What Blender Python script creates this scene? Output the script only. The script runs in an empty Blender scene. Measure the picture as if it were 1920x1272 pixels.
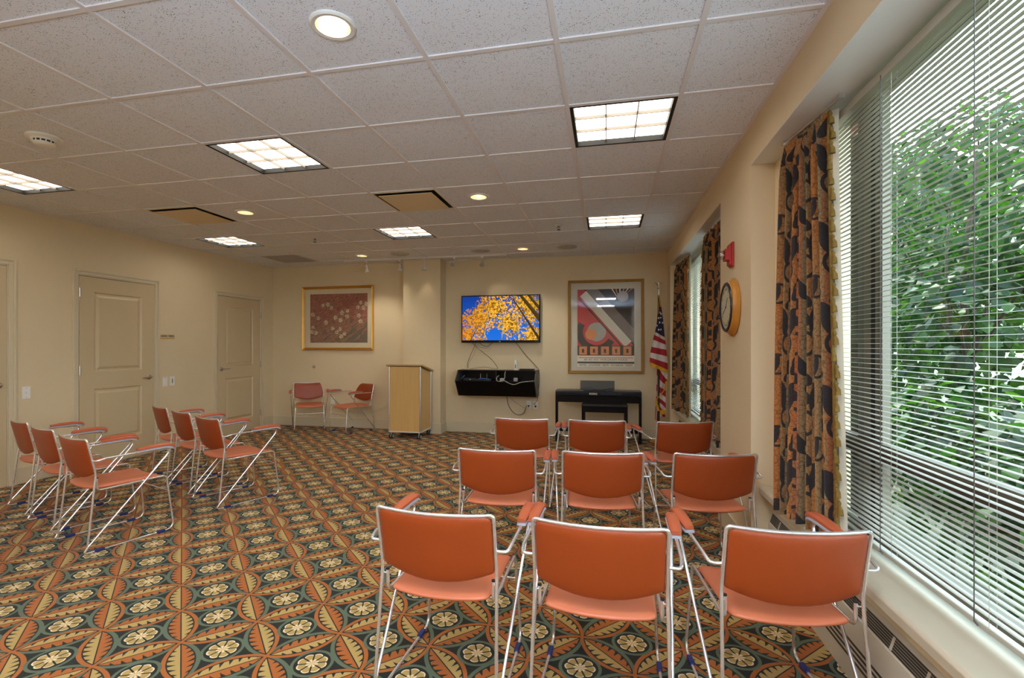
import bpy, bmesh, math, random
from mathutils import Vector, Matrix
random.seed(7)
PI = math.pi
col = bpy.context.scene.collection
scn = bpy.context.scene

# ------------------------------------------------------------------ room dimensions (metres)
XL, XR, YB, YF = -5.614, 0.868, 7.475, -3.5
ZC = 2.7035
T = 0.6096
GX, GY = -0.214, 2.1913          # a crossing of the ceiling grid
SOF = 2.466                       # soffit of the window recesses

# ------------------------------------------------------------------ node helpers
class V:
    def __init__(s, g, k): s.g, s.k = g, k
    def __add__(a, b): return a.g.m('ADD', a, b)
    def __radd__(a, b): return a.g.m('ADD', b, a)
    def __sub__(a, b): return a.g.m('SUBTRACT', a, b)
    def __rsub__(a, b): return a.g.m('SUBTRACT', b, a)
    def __mul__(a, b): return a.g.m('MULTIPLY', a, b)
    def __rmul__(a, b): return a.g.m('MULTIPLY', b, a)
    def __truediv__(a, b): return a.g.m('DIVIDE', a, b)
    def __rtruediv__(a, b): return a.g.m('DIVIDE', b, a)
    def __neg__(a): return a.g.m('MULTIPLY', a, -1.0)
    def __lt__(a, b): return a.g.m('LESS_THAN', a, b)
    def __gt__(a, b): return a.g.m('GREATER_THAN', a, b)
    def abs(a): return a.g.m('ABSOLUTE', a)
    def floor(a): return a.g.m('FLOOR', a)
    def fract(a): return a.g.m('FRACT', a)
    def sqrt(a): return a.g.m('SQRT', a.max(0.0))
    def sin(a): return a.g.m('SINE', a)
    def cos(a): return a.g.m('COSINE', a)
    def max(a, b): return a.g.m('MAXIMUM', a, b)
    def min(a, b): return a.g.m('MINIMUM', a, b)
    def mod(a, b): return a.g.m('FLOORED_MODULO', a, b)
    def sat(a):
        r = a.g.m('ADD', a, 0.0); r.k.node.use_clamp = True; return r

class G:
    def __init__(s, name):
        s.mat = bpy.data.materials.new(name); s.mat.use_nodes = True
        s.nt = s.mat.node_tree; s.nt.nodes.clear()
        s.out = s.n('ShaderNodeOutputMaterial')
    def n(s, t, **kw):
        nd = s.nt.nodes.new(t)
        for k, v in kw.items(): setattr(nd, k, v)
        return nd
    def put(s, sock, v):
        if isinstance(v, V): s.nt.links.new(v.k, sock)
        elif isinstance(v, bpy.types.NodeSocket): s.nt.links.new(v, sock)
        elif isinstance(v, (tuple, list)) and len(v) == 3 and sock.type == 'RGBA': sock.default_value = (*v, 1)
        else: sock.default_value = v
    def m(s, op, *a):
        nd = s.n('ShaderNodeMath', operation=op)
        for i, x in enumerate(a): s.put(nd.inputs[i], x)
        return V(s, nd.outputs[0])
    def mix(s, f, a, b):
        nd = s.n('ShaderNodeMix', data_type='RGBA')
        s.put(nd.inputs[0], f); s.put(nd.inputs[6], a); s.put(nd.inputs[7], b)
        return nd.outputs[2]
    def coord(s, kind='Object'):
        return s.n('ShaderNodeTexCoord').outputs[kind]
    def xyz(s, vec):
        nd = s.n('ShaderNodeSeparateXYZ'); s.nt.links.new(vec, nd.inputs[0])
        return [V(s, o) for o in nd.outputs]
    def vec(s, x, y, z=0.0):
        nd = s.n('ShaderNodeCombineXYZ')
        for i, v in enumerate((x, y, z)): s.put(nd.inputs[i], v)
        return nd.outputs[0]
    def noise(s, vec, scale, detail=2, rough=0.5):
        nd = s.n('ShaderNodeTexNoise')
        s.nt.links.new(vec, nd.inputs['Vector']); nd.inputs['Scale'].default_value = scale
        nd.inputs['Detail'].default_value = detail; nd.inputs['Roughness'].default_value = rough
        return V(s, nd.outputs['Fac'])
    def voro(s, vec, scale, out='Distance', feature='F1'):
        nd = s.n('ShaderNodeTexVoronoi', feature=feature)
        s.nt.links.new(vec, nd.inputs['Vector']); nd.inputs['Scale'].default_value = scale
        return V(s, nd.outputs[out]) if out == 'Distance' else nd.outputs[out]
    def bsdf(s, color, rough=0.6, metal=0.0, spec=0.5, bump=None, bstr=0.2, emit=None, estr=1.0, coat=0.0, sheen=0.0):
        b = s.n('ShaderNodeBsdfPrincipled')
        s.put(b.inputs['Base Color'], color); s.put(b.inputs['Roughness'], rough)
        b.inputs['Metallic'].default_value = metal; b.inputs['Specular IOR Level'].default_value = spec
        b.inputs['Coat Weight'].default_value = coat
        b.inputs['Sheen Weight'].default_value = sheen
        if bump is not None:
            bn = s.n('ShaderNodeBump'); bn.inputs['Strength'].default_value = bstr; bn.inputs['Distance'].default_value = 0.005
            s.put(bn.inputs['Height'], bump); s.nt.links.new(bn.outputs[0], b.inputs['Normal'])
        if emit is not None:
            s.put(b.inputs['Emission Color'], emit); s.put(b.inputs['Emission Strength'], estr)
        s.nt.links.new(b.outputs[0], s.out.inputs[0])
        return s.mat

def lin(r, g, b):
    f = lambda c: (c / 255 / 12.92) if c <= 10 else ((c / 255 + 0.055) / 1.055) ** 2.4
    return (f(r), f(g), f(b))

def plain(name, rgb, rough=0.6, metal=0.0, spec=0.5, var=0.06, scale=9.0, **kw):
    g = G(name)
    n = g.noise(g.coord(), scale, 3)
    c0 = tuple(c * (1 - var) for c in rgb); c1 = tuple(min(1, c * (1 + var)) for c in rgb)
    return g.bsdf(g.mix(n, c0, c1), rough, metal, spec, **kw)

M = {}
M['wall'] = plain('wall_paint', lin(225, 206, 172), 0.55, var=0.03, scale=3)
M['door'] = plain('door_paint', lin(207, 187, 152), 0.35, var=0.02)
M['trim'] = plain('trim_paint', lin(216, 202, 174), 0.35, var=0.02)
M['soffit'] = plain('soffit_window_lit', lin(228, 230, 232), 0.5, var=0.02)  # near-white colour stands for window light on the soffits
M['sill'] = plain('sill_laminate', lin(196, 186, 164), 0.3, var=0.03)
M['vinyl_seat_lit'] = plain('rust_vinyl_lit', lin(198, 110, 76), 0.42, spec=0.6, var=0.05, scale=5)  # rust vinyl lightened for the seats: overhead light painted into the colour
M['vinyl'] = plain('rust_vinyl_shaded', lin(152, 62, 18), 0.42, spec=0.6, var=0.05, scale=5)  # same vinyl, darkened to paint in the shade on the chair backs
M['vinyl_arm'] = plain('rust_vinyl_armrest', lin(184, 92, 58), 0.42, var=0.05, scale=6)
M['chrome'] = plain('chrome', (0.80, 0.80, 0.82), 0.2, 0.78, var=0.03)
M['nickel'] = plain('satin_nickel', (0.55, 0.5, 0.44), 0.3, 1.0, var=0.05)
M['alu'] = plain('brushed_aluminium', (0.7, 0.7, 0.72), 0.35, 1.0, var=0.05)
M['armplate'] = plain('grey_plastic', lin(170, 172, 185), 0.4)
M['navy_plastic'] = plain('navy_plastic', lin(30, 45, 105), 0.5)
M['black'] = plain('black_lacquer', (0.005, 0.005, 0.006), 0.3, spec=0.2, var=0.1)
M['blackmat'] = plain('black_matte', (0.012, 0.012, 0.014), 0.6, var=0.1)
M['dark_grey'] = plain('dark_grey_plastic', lin(78, 76, 72), 0.5)
M['piano'] = plain('black_blue_piano', (0.006, 0.009, 0.018), 0.28, spec=0.3, var=0.1)
M['white'] = plain('white_plastic', lin(238, 236, 230), 0.4, var=0.02)
M['paper'] = plain('white_paper', lin(240, 238, 230), 0.8, var=0.02)
M['lampwhite'] = plain('white_enamel', lin(225, 222, 218), 0.4, var=0.02)
M['cream_cable'] = plain('cream_cable', lin(190, 178, 150), 0.5)
M['tan_cable'] = plain('olive_cable', lin(105, 90, 55), 0.5)
M['black_cable'] = plain('black_cable', (0.015, 0.014, 0.013), 0.5)
M['grey_cable'] = plain('grey_cable', lin(180, 178, 172), 0.5)
M['red'] = plain('alarm_red', lin(176, 38, 36), 0.4, var=0.05)
M['redmark'] = plain('dark_red_print', lin(170, 50, 50), 0.6)
M['gold'] = plain('gilded_wood', lin(205, 150, 62), 0.32, 0.55, var=0.12, scale=14)
M['gold2'] = plain('pale_gilded_wood', lin(190, 150, 90), 0.35, 0.5, var=0.12, scale=14)
M['mat'] = plain('mat_board', lin(220, 205, 175), 0.8, var=0.02)
M['mat2'] = plain('grey_mat_board', lin(205, 198, 186), 0.8, var=0.02)
M['grid'] = plain('grid_enamel', lin(226, 222, 224), 0.4, var=0.02)
M['grey_louver'] = plain('grey_louver', lin(140, 132, 122), 0.5)
M['vent_grey'] = plain('vent_grey', lin(186, 180, 172), 0.5)
M['speaker'] = plain('speaker_mesh_grey', lin(196, 190, 184), 0.6)
M['plate'] = plain('diffuser_plate_enamel', lin(222, 200, 160), 0.45, var=0.02)
M['duct'] = plain('duct_dark', (0.006, 0.006, 0.006), 0.6)
M['blind'] = plain('blind_slat_enamel', lin(176, 173, 160), 0.4, var=0.02)
M['frame_cream'] = plain('window_frame_cream', lin(112, 107, 92), 0.4, var=0.02)
M['frame_dark'] = plain('window_frame_brown', lin(74, 60, 44), 0.5)
M['gasket'] = plain('black_gasket', (0.004, 0.004, 0.004), 0.6)
M['frame_grey'] = plain('window_frame_grey', lin(84, 82, 78), 0.4)
M['cover'] = plain('heater_enamel', lin(208, 200, 182), 0.4, var=0.03)
M['slot'] = plain('slot_dark', lin(58, 52, 44), 0.6)
M['slotbar'] = plain('slot_bar', lin(200, 192, 174), 0.4)
M['gold_fringe'] = plain('gold_fringe', lin(214, 160, 20), 0.7, var=0.3, scale=60)
M['tassel'] = plain('olive_gold_tassel', lin(112, 84, 22), 0.8, var=0.5, scale=70)
M['pole'] = plain('dark_varnished_wood', lin(60, 36, 24), 0.4, var=0.2)
M['clockwood'] = plain('honey_oak', lin(196, 134, 52), 0.35, var=0.18, scale=12)
M['clockface'] = plain('cream_dial', lin(205, 200, 168), 0.5, var=0.03)
M['navyrim'] = plain('navy_rim', (0.008, 0.01, 0.03), 0.3)
M['bark'] = plain('bark', lin(70, 62, 50), 0.9, var=0.4, scale=20)
M['ink'] = plain('black_ink', (0.02, 0.018, 0.016), 0.7)
M['silver'] = plain('silver_finial', (0.75, 0.74, 0.7), 0.2, 1.0)
M['sign'] = plain('sign_cream', lin(214, 198, 158), 0.5, var=0.02)
M['korg'] = plain('pale_lettering', lin(220, 215, 195), 0.5)
M['rubber'] = plain('caster_rubber', lin(30, 30, 34), 0.6)
M['hub'] = plain('caster_hub', lin(190, 188, 184), 0.4)

def wood(name, a, b, axis=2, rough=0.4):
    g = G(name); x, y, z = g.xyz(g.coord())
    n = g.noise(g.vec(x * 28, y * 28, z * 1.4), 1.0, 4)
    return g.bsdf(g.mix(n, a, b), rough)
M['maple'] = wood('maple_veneer', lin(206, 164, 100), lin(226, 186, 122))
M['maple_top'] = wood('maple_top', lin(178, 146, 92), lin(196, 164, 108))

def glass(name, tint=(1, 1, 1), refl=0.06, rough=0.02):
    g = G(name)
    t = g.n('ShaderNodeBsdfTransparent'); t.inputs[0].default_value = (*tint, 1)
    gl = g.n('ShaderNodeBsdfGlossy'); gl.inputs['Roughness'].default_value = rough
    n = g.noise(g.coord(), 2.0); f = n * 0.01 + refl
    mx = g.n('ShaderNodeMixShader'); g.put(mx.inputs[0], f)
    g.nt.links.new(t.outputs[0], mx.inputs[1]); g.nt.links.new(gl.outputs[0], mx.inputs[2])
    g.nt.links.new(mx.outputs[0], g.out.inputs[0]); return g.mat
M['glass'] = glass('window_glass', (0.93, 0.97, 0.94), 0.03)
M['picglass'] = glass('picture_glass', (1, 1, 1), 0.05)
M['clear'] = glass('clear_lens', (0.85, 0.85, 0.88), 0.25, 0.1)

def emis(name, rgb, strength, var=0.05, scale=8):
    g = G(name); n = g.noise(g.coord(), scale)
    e = g.n('ShaderNodeEmission')
    g.put(e.inputs[0], g.mix(n, tuple(c * (1 - var) for c in rgb), rgb)); e.inputs[1].default_value = strength
    g.nt.links.new(e.outputs[0], g.out.inputs[0]); return g.mat
LAMP = (1.0, 0.91, 0.76)
M['diffuser'] = emis('troffer_diffuser', LAMP, 4.4, 0.12, 5)
M['bulb'] = emis('downlight_bulb', (1.0, 0.84, 0.62), 9.0)
M['spotbulb'] = plain('track_lens', lin(190, 186, 178), .15, .3)
M['can'] = plain('downlight_reflector', (0.85, 0.72, 0.5), 0.25, 0.8, var=0.2, scale=20)

def ceiling_tile():
    g = G('acoustic_tile'); c = g.coord()
    d = g.voro(c, 125.0); n = g.noise(c, 34.0, 2); n2 = g.noise(c, 220, 2)
    pit = (d + (n2 - 0.5) * 0.25) < (n * 0.42 - 0.02)
    return g.bsdf(g.mix(pit, lin(230, 233, 243), lin(62, 62, 66)), 0.85, spec=0.2)
M['tile'] = ceiling_tile()

def carpet():
    g = G('patterned_carpet'); c = g.coord(); x, y, z = g.xyz(c)
    U = (x + y - 1.322) / 0.4433; W = (y - x - 3.325) / 0.450
    def lens(a, b, flip):
        n = a.floor(); t = a - n; mm = (b + 0.5).floor(); s = b - mm
        par = (n + mm).mod(2.0); sg = (1 - 2 * par) * flip
        q = s * sg
        bul = (0.5 - (t - 0.5) * (t - 0.5)).sqrt() - 0.5
        lo = (q - bul).abs() < 0.030          # orange outline on the + side
        lg = (q + bul).abs() < 0.030
        r = q.abs() / bul.max(0.004)
        ins = q.abs() < (bul - 0.048)
        ph = (t * 8.5 - q.abs() * 3.0).fract() - 0.5
        lobes = ph.abs() < (r - 0.28) * 0.50
        rib = q.abs() < 0.008
        leaf = ins * (1 - lobes.max(rib))
        return lo, lg, leaf, q > 0.0
    lo1, lg1, lf1, up1 = lens(U, W, -1.0)
    lo2, lg2, lf2, up2 = lens(W, U, 1.0)
    cu = U.fract() - 0.5; cv = W.fract() - 0.5
    rr = (cu * cu + cv * cv).sqrt(); th = g.m('ARCTAN2', cv, cu)
    ring = (rr - 0.262).abs() < 0.022
    pet = (th * 4.0).cos().abs()
    rf = pet * 0.028 + 0.178
    flower = rr < rf
    edge = flower * (rr > rf - 0.018)
    gap = ((th * 4.0).cos().abs() * rr < 0.042) * (rr > 0.07)
    core = flower * (rr < 0.085) * ((th * 8.0).cos() > -0.2)
    n = g.noise(c, 420.0, 2); nb = g.noise(c, 60.0, 3)
    k = n * 0.5 + 0.75
    dark = g.mix(n, lin(14, 16, 12), lin(44, 46, 36))
    orange = g.mix(n, lin(142, 76, 28), lin(192, 112, 48))
    tan = g.mix(n, lin(154, 126, 66), lin(202, 172, 106))
    green = g.mix(n, lin(66, 80, 62), lin(112, 124, 100))
    cream = g.mix(n, lin(214, 190, 150), lin(246, 226, 190))
    col_ = g.mix(lf1, dark, g.mix(up1, orange, tan))
    col_ = g.mix(lf2, col_, g.mix(up2, orange, tan))
    col_ = g.mix(lg1.max(lg2), col_, green)
    col_ = g.mix(lo1.max(lo2), col_, orange)
    col_ = g.mix(ring, col_, green)
    col_ = g.mix(flower, col_, tan)
    col_ = g.mix(edge, col_, cream)
    col_ = g.mix(gap * flower, col_, dark)
    col_ = g.mix(core, col_, cream)
    return g.bsdf(col_, 0.95, spec=0.1, bump=n, bstr=0.5, sheen=0.1)
M['carpet'] = carpet()

def curtain_mat():
    g = G('curtain_damask'); u, v, w = g.xyz(g.coord('UV'))
    c = g.vec(u, v)
    n = g.noise(g.vec(u * 6.0, v * 0.35), 1.0, 2)
    base = g.mix(((n - 0.42) * 7.0).sat(), lin(182, 116, 60), lin(140, 124, 90))
    st = ((u * 9.0).fract() - 0.5).abs() < 0.09
    base = g.mix(st * 0.55, base, lin(168, 88, 58))
    sc = g.voro(g.vec(u + g.noise(c, 30.0) * 0.03, v + g.noise(c, 24.0) * 0.04), 42.0, feature='DISTANCE_TO_EDGE')
    base = g.mix((sc < 0.055) * 0.6, base, lin(92, 62, 36))
    navy = lin(34, 40, 46)
    P, Q = 0.32, 0.37
    def tile(du, dv):
        a = ((u + du) / P); b = ((v + dv) / Q)
        return (a.fract() - 0.5) * P, (b.fract() - 0.5) * Q
    def tear(a, b, cx, cz, sx, sz, sh, tw):
        p = a - cx; q = b - cz
        p2 = p + q * sh; sx = sx * .84; sz = sz * .86
        wd = (1.0 - q / sz * tw).max(0.15)
        return ((p2 / sx) * (p2 / sx) / (wd * wd) + (q / sz) * (q / sz)) < 1.0
    m_ = None
    a, b = tile(0.0, 0.0)
    lf = [tear(a, b, -0.055, 0.03, 0.042, 0.085, 0.25, -0.45), tear(a, b, 0.055, 0.04, 0.042, 0.085, -0.25, -0.45),
          tear(a, b, 0.0, 0.125, 0.045, 0.035, 0.0, 0.3), tear(a, b, 0.0, 0.04, 0.036, 0.034, 0.0, 0.3)]
    a2, b2 = tile(0.15, 0.18)
    lf += [tear(a2, b2, -0.05, 0.0, 0.038, 0.06, -0.5, 0.5), tear(a2, b2, 0.05, 0.0, 0.038, 0.06, 0.5, 0.5)]
    for l in lf: m_ = l if m_ is None else m_.max(l)
    # curling stems
    d1 = ((a * a + (b + 0.075) * (b + 0.075)).sqrt() - 0.052).abs() < 0.008
    d2 = (((a2 - 0.03) * (a2 - 0.03) + b2 * b2).sqrt() - 0.05).abs() < 0.006
    m_ = m_.max(d1).max(d2)
    colr = g.mix(m_ * 0.93, base, navy)
    return g.bsdf(colr, 0.75, spec=0.2, sheen=0.15)
M['curtain'] = curtain_mat()
M['lining'] = plain('curtain_lining', lin(205, 196, 176), 0.8)

def tv_mat():
    g = G('autumn_trees_picture'); u, v, w = g.xyz(g.coord('UV'))
    c = g.vec(u * 1.75, v)
    sky = g.mix(v, lin(20, 110, 225), lin(8, 62, 165))
    big = g.noise(c, 3.2, 2)
    def blob(cx, cy, r):
        p = (u - cx) * 1.75; q = v - cy
        return (1.0 - (p * p + q * q).sqrt() / r).sat()
    dens = blob(.2, .5, .62).max(blob(.42, .75, .55)).max(blob(.62, .4, .5)).max(blob(.85, .8, .7)).max(blob(.9, .1, .4)).max(blob(.08, .1, .4))
    holes = (blob(.43, .12, .2) * 2.2).max(blob(.03, .93, .42) * 2.5)
    vr = g.voro(c, 36.0, 'Color'); rx, ry, rz_ = g.xyz(vr)
    mask = rx < (dens * 1.25 + 0.02 - holes * 0.5 + (big - 0.5) * 0.9)
    hue = ry
    left = (1.0 - u * 2.2).sat()
    lc = g.mix((hue * 1.25).sat(), lin(74, 42, 10), lin(246, 186, 52))
    lc = g.mix(left * 0.55, lc, lin(214, 110, 22))
    lc = g.mix(((u - 0.62) * 1.6).sat() * (v - 0.1).sat(), lc, lin(104, 92, 22))
    colr = g.mix(mask, sky, lc)
    def trunk(x0, y0, x1, y1, w0, w1, light, dark):
        nonlocal colr
        dx, dy = (x1 - x0) * 1.75, y1 - y0; L = math.hypot(dx, dy); dx /= L; dy /= L
        p = (u - x0) * 1.75; q = v - y0
        t = (p * dx + q * dy) / L; d = p * dy - q * dx
        w_ = t * (w1 - w0) + w0
        k = (d.abs() < w_) * (t > 0.0) * (t < 1.0)
        bark = g.noise(c, 60.0, 2) > 0.47
        sh = ((d / w_) * 0.5 + 0.5).sat()
        colr = g.mix(k, colr, g.mix(sh.max(0.0) * bark, dark, light))
    W_, D_ = lin(235, 225, 205), lin(52, 38, 20)
    trunk(.27, 0, .36, .68, .020, .008, W_, D_)
    trunk(.515, 0, .545, .6, .016, .006, W_, D_)
    trunk(.735, 0, .715, .7, .020, .007, W_, D_)
    trunk(.11, 0, .22, .35, .012, .005, lin(120, 100, 70), D_)
    B1, B2 = lin(84, 62, 18), lin(46, 32, 8)
    trunk(1.02, -.02, .66, .95, .030, .012, B1, B2)
    trunk(1.05, .38, .76, 1.02, .055, .030, B1, B2)
    trunk(1.03, .66, .86, 1.02, .035, .024, B1, B2)
    return g.bsdf(colr, 0.3, spec=0.2, emit=colr, estr=0.42)
M['tv'] = tv_mat()

def painting_mat():
    g = G('painted_flowers'); u, v, w = g.xyz(g.coord('UV'))
    c = g.vec(u * 1.28, v)
    a = u * 1.28 + v * 0.75; b = v - u * 1.28 * 0.75
    st = g.noise(g.vec(a * 9.0, b * 60.0), 1.0, 3, 0.6)
    colr = g.mix(((st - 0.35) * 3.0).sat(), lin(120, 62, 52), lin(186, 122, 104))
    low = ((0.75 - v) * 1.2 + g.noise(c, 3.0) - 0.62).sat()
    colr = g.mix((low * 1.6).sat() * ((st > 0.45) * 0.7), colr, lin(148, 124, 98))
    gr = ((g.noise(g.vec(a * 3.0, b * 14.0), 1.0, 2) + (0.45 - v) * 0.5 + (u - 0.55) * 0.3) > 0.68)
    colr = g.mix(gr * 0.8, colr, lin(98, 96, 82))
    fl_, ol_ = None, None
    for i_, (fx, fy) in enumerate([(0.377, 0.711), (0.316, 0.783), (0.561, 0.61), (0.658, 0.646), (0.649, 0.535), (0.535, 0.457), (0.881, 0.813), (0.93, 0.705), (0.982, 0.783), (0.833, 0.717), (0.851, 0.549), (0.881, 0.437), (0.144, 0.508), (0.044, 0.579), (0.281, 0.413), (0.049, 0.311), (0.102, 0.203), (0.035, 0.224), (0.53, 0.278), (0.474, 0.217), (0.547, 0.128), (0.605, 0.183), (0.395, 0.295), (0.447, 0.518), (0.228, 0.762)]):
        p = (u - fx) * 1.28; q = v - fy
        r_ = (p * p + q * q).sqrt(); th = g.m('ARCTAN2', q, p)
        R_f = ((th * 2.5 + i_ * 1.3).cos().abs() * 0.42 + 0.6) * (.052 + .006 * (i_ % 3))
        k_ = r_ < R_f; e_ = (k_ * (r_ > R_f * 0.82)).max(r_ < .008)
        fl_ = k_ if fl_ is None else fl_.max(k_); ol_ = e_ if ol_ is None else ol_.max(e_)
    tone = g.mix(((g.noise(c, 26.0) - .4) * 4).sat(), lin(176, 150, 118), lin(226, 208, 176))
    colr = g.mix(fl_ * 0.92, colr, tone)
    colr = g.mix(ol_ * 0.75, colr, lin(92, 66, 52))
    return g.bsdf(colr, 0.8)
M['painting'] = painting_mat()

def flag_mat(name, kind):
    g = G(name); u, v, w = g.xyz(g.coord('UV'))
    red, white, blue = lin(168, 22, 38), lin(222, 208, 204), lin(20, 22, 66)
    n = g.noise(g.vec(u * 40, v * 3.0), 1.0, 2) * 0.35 + 0.8
    s = (v * 0.5).fract() < 0.5
    colr = g.mix(s, red, white)
    if kind == 'canton': colr = blue
    hs = g.n('ShaderNodeHueSaturation'); g.put(hs.inputs['Color'], colr); g.put(hs.inputs['Value'], n)
    return g.bsdf(hs.outputs[0], 0.7, sheen=0.2)
M['stripes'] = flag_mat('flag_stripes', 'stripes')
M['canton'] = flag_mat('flag_canton', 'canton')

def brick_mat():
    g = G('red_brick'); x, y, z = g.xyz(g.coord())
    b = g.n('ShaderNodeTexBrick'); g.put(b.inputs['Vector'], g.vec(x + y, z))
    b.inputs['Color1'].default_value = (*lin(112, 52, 40), 1); b.inputs['Color2'].default_value = (*lin(94, 40, 30), 1)
    b.inputs['Mortar'].default_value = (*lin(104, 98, 88), 1); b.inputs['Scale'].default_value = 1.0
    b.inputs['Brick Width'].default_value = 0.2; b.inputs['Row Height'].default_value = 0.075; b.inputs['Mortar Size'].default_value = 0.006
    return g.bsdf(b.outputs[0], 0.9)
M['brick'] = brick_mat()

def leaf_mat(name, a, b, tr):
    g = G(name); n = g.noise(g.coord(), 7.0, 2)
    cl = g.mix(((n - .3) * 2.5).sat(), a, b)
    d = g.n('ShaderNodeBsdfPrincipled'); g.put(d.inputs['Base Color'], cl); d.inputs['Roughness'].default_value = 0.45; d.inputs['Specular IOR Level'].default_value = 0.18
    t = g.n('ShaderNodeBsdfTranslucent'); g.put(t.inputs[0], tr)
    mx = g.n('ShaderNodeMixShader'); mx.inputs[0].default_value = 0.4
    g.nt.links.new(d.outputs[0], mx.inputs[1]); g.nt.links.new(t.outputs[0], mx.inputs[2])
    g.nt.links.new(mx.outputs[0], g.out.inputs[0]); return g.mat
M['leaf1'] = leaf_mat('leaf_mid_green', lin(14, 34, 14), lin(36, 64, 26), lin(44, 84, 20))
M['leaf2'] = leaf_mat('leaf_bright_green', lin(20, 44, 18), lin(50, 82, 32), lin(64, 106, 26))
M['leaf3'] = leaf_mat('leaf_deep_green', lin(9, 26, 14), lin(26, 48, 27), lin(34, 68, 25))

def ground_mat():
    g = G('sunlit_grass'); n = g.noise(g.coord(), 3.0, 4)
    return g.bsdf(g.mix(n, lin(36, 46, 14), lin(52, 56, 20)), 0.9)
M['ground'] = ground_mat()

# ------------------------------------------------------------------ mesh helpers
def new_obj(name, me, mats, parent=None, smooth=False):
    if not isinstance(mats, (list, tuple)): mats = [mats]
    for m in mats: me.materials.append(m)
    if smooth:
        for p in me.polygons: p.use_smooth = True
    o = bpy.data.objects.new(name, me); col.objects.link(o)
    if parent is not None: o.parent = parent
    return o

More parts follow.
